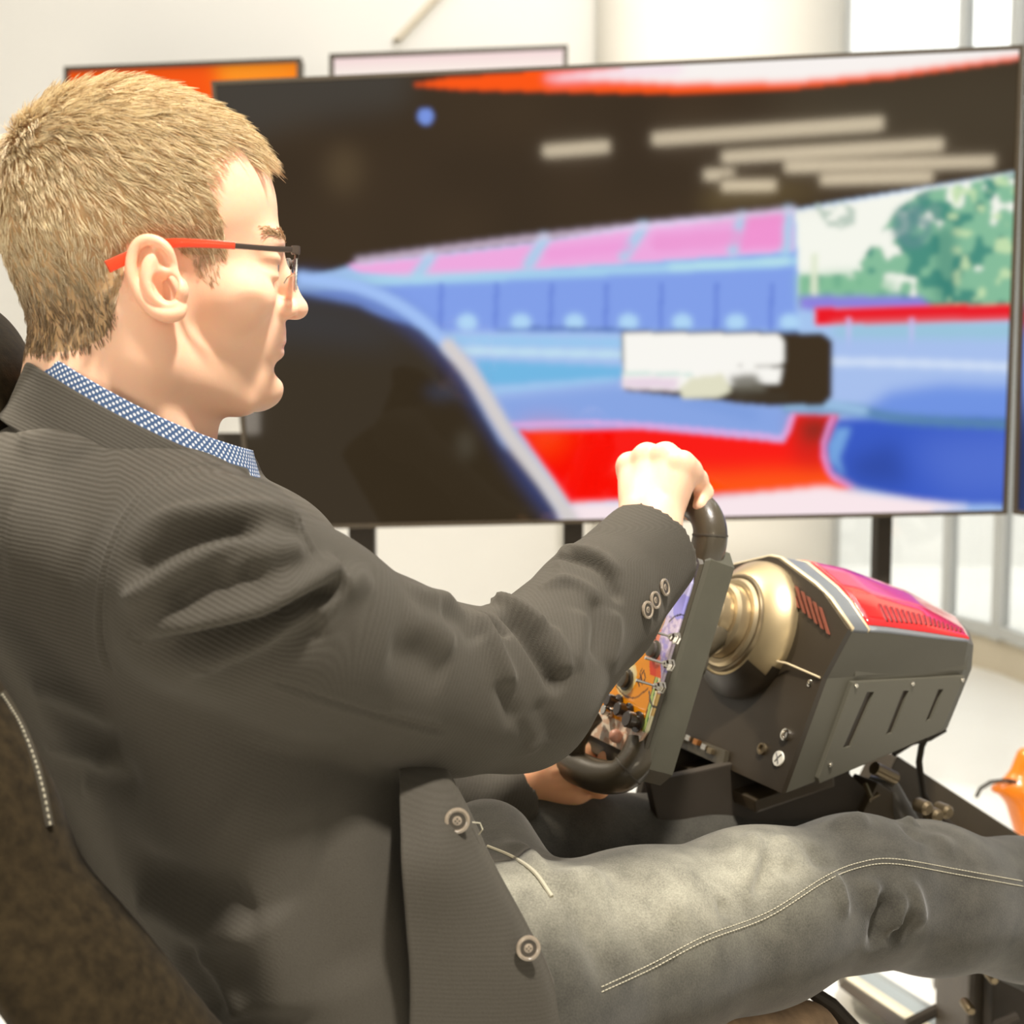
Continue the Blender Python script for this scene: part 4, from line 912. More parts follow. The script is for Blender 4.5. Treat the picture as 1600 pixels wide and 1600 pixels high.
def denim_mat():
    m = vcol_mat('worn_grey_denim', 'wash', rough=.9, spec=.2); nt = m.node_tree; b = nt.nodes['Principled BSDF']; a = [n for n in nt.nodes if n.type == 'ATTRIBUTE'][0]
    tc = nt.nodes.new('ShaderNodeTexCoord'); n1 = nt.nodes.new('ShaderNodeTexNoise'); n1.inputs['Scale'].default_value = 700; n1.inputs['Detail'].default_value = 4; nt.links.new(tc.outputs['Object'], n1.inputs['Vector'])
    n2 = nt.nodes.new('ShaderNodeTexNoise'); n2.inputs['Scale'].default_value = 45; n2.inputs['Detail'].default_value = 5; nt.links.new(tc.outputs['Object'], n2.inputs['Vector'])
    ad = nt.nodes.new('ShaderNodeMath'); nt.links.new(n1.outputs['Fac'], ad.inputs[0]); nt.links.new(n2.outputs['Fac'], ad.inputs[1])
    mr = nt.nodes.new('ShaderNodeMapRange'); mr.inputs[1].default_value = .65; mr.inputs[2].default_value = 1.35; mr.inputs[3].default_value = .62; mr.inputs[4].default_value = 1.38; nt.links.new(ad.outputs[0], mr.inputs[0])
    sc = nt.nodes.new('ShaderNodeVectorMath'); sc.operation = 'SCALE'; nt.links.new(a.outputs['Color'], sc.inputs[0]); nt.links.new(mr.outputs[0], sc.inputs['Scale']); nt.links.new(sc.outputs[0], b.inputs['Base Color'])
    bp = nt.nodes.new('ShaderNodeBump'); bp.inputs['Strength'].default_value = .4; bp.inputs['Distance'].default_value = .0006; nt.links.new(n1.outputs['Fac'], bp.inputs['Height']); nt.links.new(bp.outputs[0], b.inputs['Normal'])
    b.inputs['Sheen Weight'].default_value = .2; return m
M_denim = denim_mat()
# stone wash: pale along the top of the thigh
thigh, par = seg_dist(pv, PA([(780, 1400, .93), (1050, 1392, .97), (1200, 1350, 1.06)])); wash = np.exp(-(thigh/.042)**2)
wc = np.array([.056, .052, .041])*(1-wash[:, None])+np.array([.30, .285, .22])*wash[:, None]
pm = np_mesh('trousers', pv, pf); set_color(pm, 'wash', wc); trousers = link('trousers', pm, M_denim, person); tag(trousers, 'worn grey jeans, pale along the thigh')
# double row of stitching beside the seam
SP.v, SP.f = pv, pf; SP.rebuild(); M_stitch = mat('pale_stitching', (.50, .46, .34), .8)
for k, offy in enumerate((-3, 5)):
    ln = SP.line([(x, y+offy) for x, y in seam_px], 60); mb = MB(); L_ = np.concatenate([[0], np.cumsum(np.linalg.norm(np.diff(ln, axis=0), axis=1))]); s_ = 0
    while s_ < L_[-1]-.004:
        a = np.array([np.interp(s_, L_, ln[:, c]) for c in range(3)]); b = np.array([np.interp(s_+.0024, L_, ln[:, c]) for c in range(3)]); mb.tube([a+[0, -.0004, .0002], b+[0, -.0004, .0002]], .00042, 5); s_ += .0034
    o = mb.build('stitching', M_stitch, trousers); tag(o, kind='stuff')
# shoes, beyond the right edge of the photograph
M_shoe = mat('dark_leather_shoe', (.04, .03, .022), .4)
for (ax_, ay_, ad_) in ((2105, 1570, 1.535), (1885, 1568, 1.675)):
    a_ = tr(ax_, ay_, ad_); gs_ = Grid(a_-np.array([.12, .12, .14]), a_+np.array([.30, .26, .16]), .005)
    gs_.eltube(a_+np.array([-.02, -.01, -.05]), a_+FB*.09+np.array([0, 0, -.02]), LB, (.042, .036), (.048, .034), .02); gs_.eltube(a_+FB*.08+np.array([0, 0, -.02]), a_+FB*.17+np.array([0, 0, .035]), LB, (.048, .030), (.038, .022), .02); gs_.cap(a_+np.array([0, 0, .0]), a_+FB*.02+np.array([0, 0, -.03]), .046, .042, .02)
    sv_, sf_ = gs_.mesh(); link('shoe', np_mesh('shoe', sv_, sf_), M_shoe, person)
# pocket edge near the belt
mb = MB(); ln = SP.line([(762, 1322), (800, 1338), (835, 1362), (862, 1400)], 20); mb.tube([l+np.array([0, -.001, 0]) for l in ln], .0016, 8); mb.build('pocket_edge', M_stitch, trousers, True)
# loose thread at the button
mb = MB(); mb.tube([P(738, 1285, .872), P(750, 1286, .872), P(754, 1296, .872), P(748, 1304, .874)], .0005, 6); mb.build('thread', M_stitch, jacket)

# ================================================================ eyeglasses
gl_root = empty('eyeglasses', dsolve(465, 392, -.066), 'half-rim eyeglasses with red temple tips worn by the man', 'glasses')
M_fr = mat('dark_glasses_metal', (.10, .075, .06), .3, metal=.6); M_red = mat('red_temple_tip', (.78, .05, .008), .35, coat=.4); M_lens = mat('lens', (.93, .95, .97), .02, trans=1.0, spec=.6); M_lens.node_tree.nodes['Principled BSDF'].inputs['IOR'].default_value = 1.35
M_chrome = mat('polished_metal', (.8, .76, .68), .15, metal=1.0)
def mirl(w): l = hl(np.array(w)); l[1] = -l[1]; return Vector(hw(l))
tpath = [dsolve(466, 390, -.0655), dsolve(430, 389, -.072), dsolve(365, 384, -.0795)]
rpath = [dsolve(367, 384, -.0797), dsolve(320, 381, -.0795), dsolve(272, 380, -.0765), dsolve(240, 386, -.0725), dsolve(205, 400, -.0735), dsolve(168, 417, -.0785)]
def flatbar(pts, wz, wy, m, name):
    pts = [Vector(p) for p in spline(np.array(pts), 24)]; secs = []
    for i, p in enumerate(pts):
        t = (pts[min(i+1, 23)]-pts[max(i-1, 0)]).normalized(); s = t.cross(Vector(HU)).normalized(); u = s.cross(t); k = i/23
        z = wz if not isinstance(wz, tuple) else wz[0]*(1-k)+wz[1]*k
        secs.append([p+u*z*b*a[1]+s*wy*a[0] for a in ((1, .8), (.8, 1), (-.8, 1), (-1, .8), (-1, -.8), (-.8, -1), (.8, -1), (1, -.8)) for b in (1,)])
    return MB().loft(secs).build(name, m, gl_root, True)
for mm in (lambda w: Vector(w), mirl):
    flatbar([mm(p) for p in tpath], .0019, .0010, M_fr, 'temple_arm'); o = flatbar([mm(p) for p in rpath], (.0024, .0042), .0016, M_red, 'temple_tip'); tag(o, 'red temple tip')
    h = mm(dsolve(462, 391, -.066)); MB().box(h, (.006, .005, .006), (Vector(HF), Vector(HL), Vector(HU)), .001).build('hinge', M_fr, gl_root)
hx = hl(np.array(dsolve(466, 390, -.0655)))
for s in (1, -1):
    cx, cy, cz = hx[0]+.001, -.037*s*-1*-1, hx[2]-.012
    cy = (-.037)*s
    def lp(a, b): x = cx+.004-((abs(cy+a)/.066)**2)*.006; return Vector(hw([x, cy+a, cz+b]))
    W_, H_ = .0265, .0150; ol = []
    for k in range(32):
        t = 2*math.pi*k/32; c_, s_ = math.cos(t), math.sin(t); ol.append((W_*np.sign(c_)*abs(c_)**.55, H_*np.sign(s_)*abs(s_)**.6))
    MB().loft([[lp(a, b)-Vector(HF)*.0008 for a, b in ol], [lp(a, b)+Vector(HF)*.0008 for a, b in ol]]).build('lens', M_lens, gl_root)
    MB().tube([lp(a, b) for a, b in ol], .0005, 6, closed=True).build('lens_edge', mat('lens_edge', (.85, .88, .86), .1, coat=.5), gl_root, True)
    top = [lp(a, b) for a, b in ol if b > H_*.35]; top = [lp(a, b) for a, b in sorted([q_ for q_ in ol if q_[1] > H_*.3], key=lambda q_: q_[0])]
    MB().tube(top, .0013, 8).build('rim', M_fr, gl_root, True)
    MB().tube([lp(.016*s, 0), lp(.020*s, -.004)-Vector(HF)*.006, lp(.021*s, -.008)-Vector(HF)*.008], .0006, 6).build('nose_pad', M_chrome, gl_root)
zb = hx[2]-.004; MB().tube([Vector(hw([hx[0]+.005, y, zb+.003*(1-(y/.012)**2)])) for y in (-.012, -.006, 0, .006, .012)], .0012, 8).build('bridge', M_fr, gl_root, True)
# ================================================================ helpers for tilted rigs
class Frame:
    """local frame: l = man's left, u = up along the part, n = toward the man"""
    def __init__(s, c, l, u, n): s.c, s.l, s.u, s.n = [np.array(a, float) for a in (c, l, u, n)]
    def __call__(s, a, b, c=0.0): return Vector(s.c+s.l*a+s.u*b+s.n*c)
    def ax(s): return (Vector(s.l), Vector(s.u), Vector(s.n))
def cut(o, cutters):
    """real recesses: boolean difference, evaluated once, cutter thrown away"""
    cut_o = cutters.build('cutter', None); md = o.modifiers.new('cut', 'BOOLEAN'); md.object = cut_o; md.operation = 'DIFFERENCE'; md.solver = 'EXACT'
    bpy.context.view_layer.update(); dg = bpy.context.evaluated_depsgraph_get(); me = bpy.data.meshes.new_from_object(o.evaluated_get(dg)); old = o.data; o.modifiers.clear(); o.data = me
    bpy.data.meshes.remove(old); bpy.data.objects.remove(cut_o); return o
def plane_pt(px, py, p0, nrm):
    o = Vector((0, 0, CZ)); d = (P(px, py, 1)-o).normalized(); nrm = Vector(nrm); return o+d*((Vector(p0)-o).dot(nrm)/d.dot(nrm))
# ================================================================ steering wheel
tau = math.radians(19); wu = FB*math.sin(tau)+UP*math.cos(tau); wn = -FB*math.cos(tau)+UP*math.sin(tau)
WF = Frame(tr(980, 1003, 1.262), LB, wu, wn)
M_rimp = mat('wheel_rim_plate', (.085, .080, .056), .55, noise=.06, nscale=40, bump=.1, bscale=900)
M_rimd = mat('wheel_rim_dark', (.066, .055, .036), .35)
M_leather = mat('black_grip_leather', (.065, .052, .032), .33, coat=.3, bump=.15, bscale=500)
M_seam = mat('grip_seam', (.06, .05, .035), .6)
wheel = empty('steering_wheel', WF.c, 'colourful button-plate racing steering wheel turned sideways under the man\'s hands', 'steering wheel')
def octo(w, h, c, n_, t): return [WF(a*1.0, b*(.925 if b > 0 else 1.0), n_) for a, b in [(-w, -h+c), (-w, h-c), (-w+c, h), (w-c, h), (w, h-c), (w, -h+c), (w-c, -h), (-w+c, -h)]]
MB().loft([octo(.083, .116, .014, -.038, 0), octo(.086, .119, .014, -.036, 0), octo(.086, .119, .014, -.008, 0), octo(.083, .116, .014, -.004, 0)]).build('rim_plate', M_rimp, wheel, True, 30)
MB().loft([octo(.082, .113, .016, -.006, 0), octo(.084, .115, .016, -.003, 0), octo(.083, .113, .016, .0005, 0)]).build('rim_frame', M_rimd, wheel, True, 30)
# printed art plate
def ploc(px, py):
    p = np.array(plane_pt(px, py, WF(0, 0, .0045), WF.n))-WF.c; return float(p@WF.l), float(p@WF.u)
def art_cols(a, b):
    """colours of the printed plate; a = left (m), b = up (m)"""
    n = len(a); c = np.tile(np.array(srgb(252, 160, 10)), (n, 1)); put = lambda m, col, al=1.0: c.__setitem__(m, c[m]*(1-al)+np.array(srgb(*col))*al)
    nz = noise2((a+.2)*4000, (b+.2)*4000, 16, 21); nz2 = noise2((a+.2)*4000, (b+.2)*4000, 6, 22)
    def circ(px, py, r, col, r0=0.0, al=1.0, cond=None):
        x, y = ploc(px, py); q = np.hypot(a-x, b-y); m = (q < r) & (q >= r0)
        if cond is not None: m &= cond(a-x, b-y)
        put(m, col, al)
    def line(pts, w, col):
        q = np.array([ploc(*p) for p in pts]); q = spline(q, 24); d, t = seg_dist(np.stack([a, b, 0*a], 1), np.hstack([q, np.zeros((24, 1))])); put(d < w/2, col)
    x0, y0 = ploc(1030, 1000); x1, y1 = ploc(1033, 1060); x2, y2 = ploc(1016, 1130); lb = np.interp(-b, [-.08, -y0, -y1, -y2, .1], [x0+.006, x0, x1, x2, x2])
    for k, (w, col) in enumerate(((.0015, (110, 60, 30)), (.0035, (196, 214, 120)), (.0015, (90, 140, 90)), (.0025, (240, 232, 190)), (.0020, (230, 190, 110)))):
        s_ = sum(q[0] for q in ((.0015,), (.0035,), (.0015,), (.0025,), (.0020,))[k+1:]); put((a < lb+s_+w) & (a > lb+s_-.0002) & (b < y0-.030), col)
    put((a < lb+.020) & (a >= lb) & (b > y0-.034), (238, 92, 34)); put((a < lb+.020) & (a >= lb+.009) & (b > y0-.034), (232, 66, 20)); put((a < lb+.010) & (a >= lb) & (b > y0-.022), (246, 146, 118))
    pm_ = a < lb; put(pm_, (170, 156, 192)); put(pm_ & (nz > .58), (206, 190, 210), .8); put(pm_ & (nz < .36), (142, 132, 202), .6); put(pm_ & (nz2 > .72), (216, 206, 214), .5)
    put(pm_ & (b < y1-.004), (160, 92, 150)); put(pm_ & (b < y1-.004) & (nz > .5), (186, 104, 140), .8)
    put(b > ploc(1068, 972)[1]+.002, (186, 182, 222)); circ(1064, 948, .012, (150, 146, 216))
    circ(979, 1060, .017, (254, 226, 150)); circ(979, 1060, .0135, (250, 236, 190)); line([(963, 1072), (975, 1086), (993, 1090), (1012, 1076)], .0016, (110, 60, 20))
    circ(1000, 1008, .018, (228, 222, 178), cond=lambda x, y: x > .0); circ(1000, 1008, .0195, (60, 50, 20), .0178, cond=lambda x, y: x > .0)
    line([(1046, 971), (1055, 963), (1068, 961), (1081, 972)], .0018, (40, 30, 30)); line([(1014, 1080), (1018, 1100), (1036, 1122)], .0020, (96, 84, 70)); line([(1025, 985), (1024, 1004)], .0016, (50, 30, 20))
    for l_ in ([(999, 1072), (997, 1064), (1001, 1058)], [(1002, 1066), (1002, 1056), (1006, 1048)], [(1003, 1062), (1000, 1052), (1003, 1046)], [(1003, 1070), (1008, 1060), (1007, 1052)]): line(l_, .0018, (84, 44, 16))
    lowb = ploc(996, 1140)[1]; put((b < lowb) & (a > lb), (232, 196, 168)); put((b < lowb) & (a > lb) & (nz > .5), (252, 236, 216))
    return c
nx, ny = 150, 180; U, V = np.meshgrid(np.linspace(-1, 1, nx), np.linspace(-1, 1, ny)); pw, ph = .0835, .0985
A_ = U*pw*np.clip(1.0-np.clip(np.abs(V)-.72, 0, 1)*.55, 0, 1); B_ = V*ph
pp = WF.c+A_[..., None]*WF.l+B_[..., None]*WF.u+.0045*WF.n; i_ = np.arange(nx*ny).reshape(ny, nx); v_ = pp.reshape(-1, 3)
f_ = np.stack([i_[:-1, :-1].ravel(), i_[:-1, 1:].ravel(), i_[1:, 1:].ravel(), i_[1:, :-1].ravel()], 1); ring = np.concatenate([i_[0, :], i_[1:, -1], i_[-1, -2::-1], i_[-2:0:-1, 0]]); r2_ = np.roll(ring, -1); N_ = len(v_)
v2_ = np.vstack([v_, v_-WF.n*.0035]); f2_ = np.vstack([f_, f_[:, ::-1]+N_, np.stack([r2_, ring, ring+N_, r2_+N_], 1)])
me = np_mesh('art_plate', v2_, f2_, False); cc = art_cols(A_.ravel(), B_.ravel()); set_color(me, 'print', np.vstack([cc, cc])); tag(link('art_plate', me, vcol_mat('printed_plate', 'print', rough=.25, coat=.4), wheel), 'orange and purple printed plate')
# toggles, knobs, buttons
M_cap = mat('dark_knob', (.05, .035, .025), .2, coat=.6)
def on_plate(px, py, h=.005): return plane_pt(px, py, WF(0, 0, h), WF.n)
for (x, y) in ((1058, 998), (1049, 1040), (1035, 1075)):
    c = on_plate(x, y); o = MB().lathe(c, WF.n, [(.0062, 0), (.0062, .002), (.0048, .0022), (.0045, .006), (.0030, .0075), (.0030, .009)], 6).build('toggle_switch', M_chrome, wheel, True)
    d = (Vector(WF.n)*.8+Vector(WF.l)*.25).normalized(); MB().tube([c+Vector(WF.n)*.008, c+Vector(WF.n)*.008+d*.010, c+Vector(WF.n)*.008+d*.019], [.0011, .0013, .0017], 10).build('lever', M_chrome, o, True)
def knob(x, y, r, h, m=M_cap):
    c = on_plate(x, y); MB().lathe(c, WF.n, [(r*1.25, 0), (r*1.25, .0015), (r*.7, .002), (r*.7, h*.45), (r, h*.5), (r, h*.92), (r*.85, h), (r*.2, h)], 24).build('rotary_knob', m, wheel, True)
for (x, y, r) in ((1024, 1016, .0075), (979, 1062, .0085)): knob(x, y, r, .007, mat('grey_knob', (.10, .09, .07), .3))
for (x, y, r) in ((966, 1098, .0065), (982, 1112, .0068), (997, 1128, .0080)): knob(x, y, r, .014)
for (x, y, r) in ((955, 1112, .005),): knob(x, y, r, .010, M_chrome)
o = MB().ball(on_plate(962, 1150, .009), .0065, (1, 1, 1)).build('round_button', mat('pink_button', (.7, .35, .25), .3), wheel, True)
# grips: two closed loops, at the top and at the bottom of the turned wheel
def grip(sg):
    if sg > 0: pts = [(-.066, .088, -.014), (-.070, .110, -.012), (-.068, .128, -.008), (-.052, .142, -.004), (-.020, .148, 0), (.020, .148, 0), (.050, .142, -.004), (.067, .128, -.008), (.070, .110, -.012), (.066, .088, -.014)]
    else: pts = [(-.066, -.085, -.008), (-.071, -.104, -.002), (-.066, -.120, .006), (-.044, -.128, .013), (-.015, -.130, .017), (.020, -.130, .017), (.048, -.126, .013), (.066, -.116, .004), (.071, -.098, -.004), (.066, -.080, -.008)]
    r = [.016, .0168, .0160, .0158, .0162, .0162, .0158, .0160, .0168, .016]
    P_ = spline(np.array([[*p, q_] for p, q_ in zip(pts, r)]), 60)
    return MB().tube([WF(*p[:3]) for p in P_], [float(p[3]) for p in P_], 20).build('grip', M_leather, wheel, True), P_
for sg in (1, -1):
    gr_, gp_ = grip(sg); c = WF(*gp_[10][:3]); d = (WF(*gp_[12][:3])-WF(*gp_[8][:3])).normalized()
    MB().lathe(c, d, [(.0155, -.001), (.0170, -.0008), (.0170, .0008), (.0155, .001)], 28).build('seam_band', M_seam, gr_, True)
for (l_, u_) in ((.046, -.080), (-.006, -.090)):
    pts = spline(np.array([(l_-.004, u_+.014, .012), (l_, u_, .024), (l_+.002, u_-.018, .026), (l_+.001, u_-.034, .016)]), 18)
    MB().tube([WF(*p) for p in pts], [.006+.006*math.sin(math.pi*k/17) for k in range(18)], 14).build('thumb_rest', M_leather, wheel, True)
# quick release hub behind
MB().lathe(WF(0, 0, -.036), -WF.n, [(.028, 0), (.028, .014), (.020, .018), (.020, .050)], 32).build('hub', M_rimd, wheel, True)

# ================================================================ wheel base (motor)
M_base = mat('charcoal_base_shell', (.095, .088, .064), .5, noise=.05, nscale=12, bump=.05, bscale=900)
M_side = mat('charcoal_side_panel', (.105, .098, .072), .45, bump=.06, bscale=900)
M_front = mat('black_front_plate', (.032, .023, .013), .42)
M_gold = mat('brushed_gold_metal', (.50, .39, .22), .42, metal=.8); M_goldd = mat('dark_bronze_metal', (.22, .17, .10), .35, metal=.7)
M_redc = mat('red_gloss_cover', (.75, .012, .015), .18, coat=.8); M_redd = mat('dark_red_slot', (.22, .01, .01), .4); M_slate = mat('slate_trim', (.16, .17, .18), .35); M_edge = mat('pale_edge_line', (.75, .62, .40), .35, metal=.3)
bt = math.radians(20); bu = FB*math.sin(bt)+UP*math.cos(bt); bn_ = -FB*math.cos(bt)+UP*math.sin(bt)
_a0 = np.array(P(1225, 1240, 1.258)); _o = np.array([0, 0, CZ]); _d = np.array(P(1176, 985, 1))-_o; BC = _o+_d*(((_a0-_o)@bn_)/(_d@bn_))
def PLb(px, py, l, lo=.9, hi=1.9):
    f = lambda d: float((np.array(P(px, py, d))-BC)@LB)-l
    a, b = f(lo), f(hi); return P(px, py, lo-a*(hi-lo)/(b-a))
base = empty('wheel_base', BC, 'dark angular motor base with a red slotted top cover, behind the steering wheel', 'wheel base')
def mirb(p): p = Vector(p); return p-Vector(LB)*(2*float((np.array(p)-BC)@LB))
secs_px = [[(1225, 1240, -.098), (1290, 1060, -.104), (1330, 985, -.098), (1288, 925, -.062), (1218, 873, -.026)],
           [(1310, 1207, -.096), (1365, 1056, -.102), (1392, 990, -.096), (1362, 938, -.058), (1318, 893, -.024)],
           [(1395, 1174, -.092), (1440, 1052, -.098), (1456, 998, -.090), (1440, 955, -.054), (1415, 928, -.022)],
           [(1468, 1145, -.086), (1505, 1048, -.090), (1512, 1004, -.082), (1502, 985, -.050), (1490, 968, -.020)],
           [(1480, 1138, -.080), (1518, 1045, -.082), (1521, 1008, -.074), (1516, 992, -.045), (1506, 978, -.018)]]
fa_ = Vector(_a0); fn0 = Vector(bn_)
near = [[PLb(*p) for p in s_] for s_ in secs_px]; near[0] = [plane_pt(p[0], p[1], fa_, fn0) for p in secs_px[0]]
l0_ = [float((np.array(p)-BC)@LB) for p in near[0]]
for k_, sc_ in ((1, .97), (2, .93), (3, .87), (4, .80)): near[k_] = [PLb(p[0], p[1], min(l0_[j], -.006)*sc_) for j, p in enumerate(secs_px[k_])]
print('FRONT L', [round(x, 3) for x in l0_])
MB().loft([n_+[mirb(p) for p in n_[::-1]] for n_ in near]).build('body', M_base, base, True, 12)
def blerp(i0, j0, s_, t_):        # point on the upper near panel, s_ along the length 0..3, t_ from shoulder 0 to top 2
    i = min(int(s_), 3); fs = s_-i; j = min(int(t_), 1); ft = t_-j
    a = near[i][2+j]*(1-fs)+near[i+1][2+j]*fs; b = near[i][3+j]*(1-fs)+near[i+1][3+j]*fs; return a*(1-ft)+b*ft
def patch(name, s0, s1, t0, t1, off, th, m, parent, ns=14, nt_=6, mirror=True, slant=0.0):
    def out(s_, t_):
        p = blerp(0, 0, s_, t_); e = .05; n_ = (blerp(0, 0, min(s_+e, 3.2), t_)-blerp(0, 0, max(s_-e, 0), t_)).cross(blerp(0, 0, s_, min(t_+e, 2))-blerp(0, 0, s_, max(t_-e, 0))).normalized()
        if n_.z < 0 and n_.y > 0: n_ = -n_
        if n_.dot(Vector((0, -.6, 1))) < 0: n_ = -n_
        return p, n_
    g_ = []; 
    for a in range(ns):
        for b in range(nt_):
            t_ = t0+(t1-t0)*b/(nt_-1); s_ = s0+(s1-s0)*a/(ns-1)+slant*(t_-t0); p, n_ = out(min(s_, 3.3), t_); g_.append(np.array(p+n_*off))
    v = np.array(g_)
    if mirror is True:
        M1 = (v-2*((v-BC)@LB)[:, None]*LB).reshape(ns, nt_, 3)[:, ::-1]; v = np.concatenate([v.reshape(ns, nt_, 3), M1], 1).reshape(-1, 3); nt_ *= 2
    nn_ = np.array(out((s0+s1)/2, (t0+t1)/2)[1]); i = np.arange(ns*nt_).reshape(ns, nt_)
    f = np.stack([i[:-1, :-1].ravel(), i[1:, :-1].ravel(), i[1:, 1:].ravel(), i[:-1, 1:].ravel()], 1); N = len(v); v2 = np.vstack([v, v-nn_*th])
    ring = np.concatenate([i[0, :], i[1:, -1], i[-1, -2::-1], i[-2:0:-1, 0]]); r2 = np.roll(ring, -1)
    f2 = np.vstack([f, f[:, ::-1]+N, np.stack([ring, r2, r2+N, ring+N], 1)])
    if mirror == 'side': v2 = v2-2*((v2-BC)@LB)[:, None]*LB
    bm = bmesh.new(); me = np_mesh(name, v2, f2, False); bm.from_mesh(me); bmesh.ops.recalc_face_normals(bm, faces=bm.faces[:]); bm.to_mesh(me); bm.free(); return link(name, me, m, parent)
patch('trim_band', .02, .42, 0.0, 2.0, .0022, .004, M_slate, base)
patch('edge_line', .40, .44, 0.0, 2.0, .0032, .004, M_edge, base)
patch('edge_line', .0, .045, 0.0, 2.0, .0032, .004, M_edge, base)
cover = patch('top_cover', .48, 3.05, .16, 2.0, .0040, .005, M_redc, base, 30, 9); tag(cover, 'red glossy top cover')
for sd in (False, 'side'): patch('trim_strip', .46, 3.25, 0.0, .13, .0024, .004, M_slate, base, 14, 6, sd)
for k in range(17):
    for sd in (False, 'side'): patch('slot', .95+k*.115, .95+k*.115+.055, .24+.012*k, .78-.010*k, .0052, .003, M_redd, cover, 3, 4, sd, .10)
# ridge line where cover meets at the top
# side panel with three recessed slots
sp0 = near[1][1]; spn = (near[3][1]-near[0][1]).cross(near[0][0]-near[0][1]).normalized()
if spn.y > 0: spn = -spn
sq = lambda x, y, o=0.0: plane_pt(x, y, near[1][0]*.5+near[1][1]*.5, spn)+spn*o
pan = MB().prism([sq(1327, 1064, .0045), sq(1503, 1054, .0045), sq(1468, 1136, .0045), sq(1455, 1146, .0045), sq(1276, 1222, .0045), sq(1274, 1214, .0045)], -spn*.010, bevel=.0009).build('side_panel', M_side, base)
c_ = MB()
for q_ in ([(1350, 1079), (1361, 1079), (1324, 1164), (1312, 1167)], [(1406, 1077), (1415, 1077), (1389, 1143), (1379, 1146)], [(1461, 1075), (1469, 1075), (1449, 1122), (1441, 1125)]):
    c_.prism([sq(x, y, .012) for x, y in q_], -spn*.0145)
cut(pan, c_)
for q_ in ([(1350, 1079), (1361, 1079), (1324, 1164), (1312, 1167)], [(1406, 1077), (1415, 1077), (1389, 1143), (1379, 1146)], [(1461, 1075), (1469, 1075), (1449, 1122), (1441, 1125)]):
    MB().prism([sq(x, y, .0020) for x, y in q_], -spn*.002).build('slot_floor', M_front, base)
MB().prism([sq(1340, 1010, .0012), sq(1512, 1014, .0008), sq(1510, 1046, .0008), sq(1334, 1056, .0012)], -spn*.004, bevel=.0004).build('side_strip', M_base, base)
def screw(p, n_, r=.003):
    MB().lathe(p, n_, [(r, -.001), (r, .0008), (r*.7, .0014), (r*.45, .0014), (r*.4, .0004), (0, .0004)], 14).build('screw', M_chrome, base, True)
for (x, y) in ((1332, 1069), (1420, 1066), (1498, 1060), (1292, 1192)): screw(sq(x, y, .005), spn, .0024)
# front plate with collar, rings and hub disc
fc = (near[0][0]+near[0][2])/2; fn = (near[0][2]-near[0][0]).cross(Vector(LB)).normalized()
if fn.y > 0: fn = -fn
MB().loft([[p+fn*o_ for p in near[0][:]+[mirb(p) for p in near[0][::-1]]] for o_ in (-.002, .004)]).build('front_plate', M_front, base)
fq = lambda x, y, o=0.0: plane_pt(x, y, fc, fn)+fn*(.004+o)
cc_ = fq(1176, 985, 0)
MB().lathe(cc_, fn, [(.0755, -.004), (.0755, .004), (.074, .010), (.0565, .026), (.054, .027), (.054, .020)], 72).build('collar_ring', M_gold, base, True)
MB().lathe(cc_, fn, [(.0545, .010), (.0545, .0265), (.0525, .030), (.050, .030), (.050, .014)], 72).build('inner_ring', M_goldd, base, True)
MB().lathe(cc_, fn, [(.049, .006), (.049, .030), (.046, .033), (.041, .033), (.0405, .030), (.0395, .044), (.036, .047), (.031, .047), (.0305, .044), (.0295, .060), (.026, .063), (.012, .063)], 72).build('hub_disc', mat('bronze_disc', (.48, .38, .23), .38, metal=.8), base, True)
MB().tube([cc_+fn*.03, WF(0, 0, -.07)], .016, 32).build('shaft', M_rimd, base, True)
# lower half of the collar is black plastic
lc = MB().lathe(cc_-Vector(bu)*.0005, fn, [(.0765, -.004), (.0765, .0045), (.075, .0105), (.057, .0268), (.0565, .020)], 72); lc = lc.build('lower_collar', M_front, base, True)
bm = bmesh.new(); bm.from_mesh(lc.data); up_lim = float(np.array(fq(1230, 1044))@np.array(bu)); bmesh.ops.delete(bm, geom=[v for v in bm.verts if float(np.array(v.co)@np.array(bu)) > up_lim], context='VERTS'); bm.to_mesh(lc.data); bm.free()
mb = MB(); mb.tube([fq(1206, 1034, .016), fq(1240, 1040, .004), fq(1288, 1061, .002)], .0010, 8); mb.build('edge_line', M_edge, base, True)
for k in range(6):
    x0, y0 = 1239+k*9.4, 909+k*8.2; MB().prism([fq(x0, y0, .0006), fq(x0+4, y0+2, .0006), fq(x0+17, y0+44, .0006), fq(x0+13, y0+42, .0006)], fn*.002).build('grille_bar', mat('red_brown_grille', (.20, .055, .03), .4), base)
for (x, y, r, m) in ((1234, 1150, .0062, M_chrome), (1197, 1172, .0060, M_goldd)):
    MB().lathe(fq(x, y), fn, [(r, 0), (r, .003), (r*.72, .0034), (r*.62, .0010), (0, .0010)], 24).build('button', m, base, True)
sticker = MB().lathe(fq(1222, 1187), fn, [(.0078, 0), (.0078, .0014), (.0074, .0018), (0, .0018)], 28).build('round_button', mat('ivory_button', (.82, .78, .66), .35), base, True)
mb = MB(); cX = fq(1222, 1187, .0020); LL, UU = Vector(LB), Vector(bu)
for (a, b, c, d) in ((-.004, .005, .001, .0), (.004, .005, 0, 0), (0, 0, -.003, -.005), (.0005, -.0005, .003, -.004)): mb.tube([cX+LL*a+UU*b, cX+LL*c+UU*d], .0006, 6)
mb.build('cross_mark', M_front, sticker)
screw(fq(1270, 1069), fn, .0036)
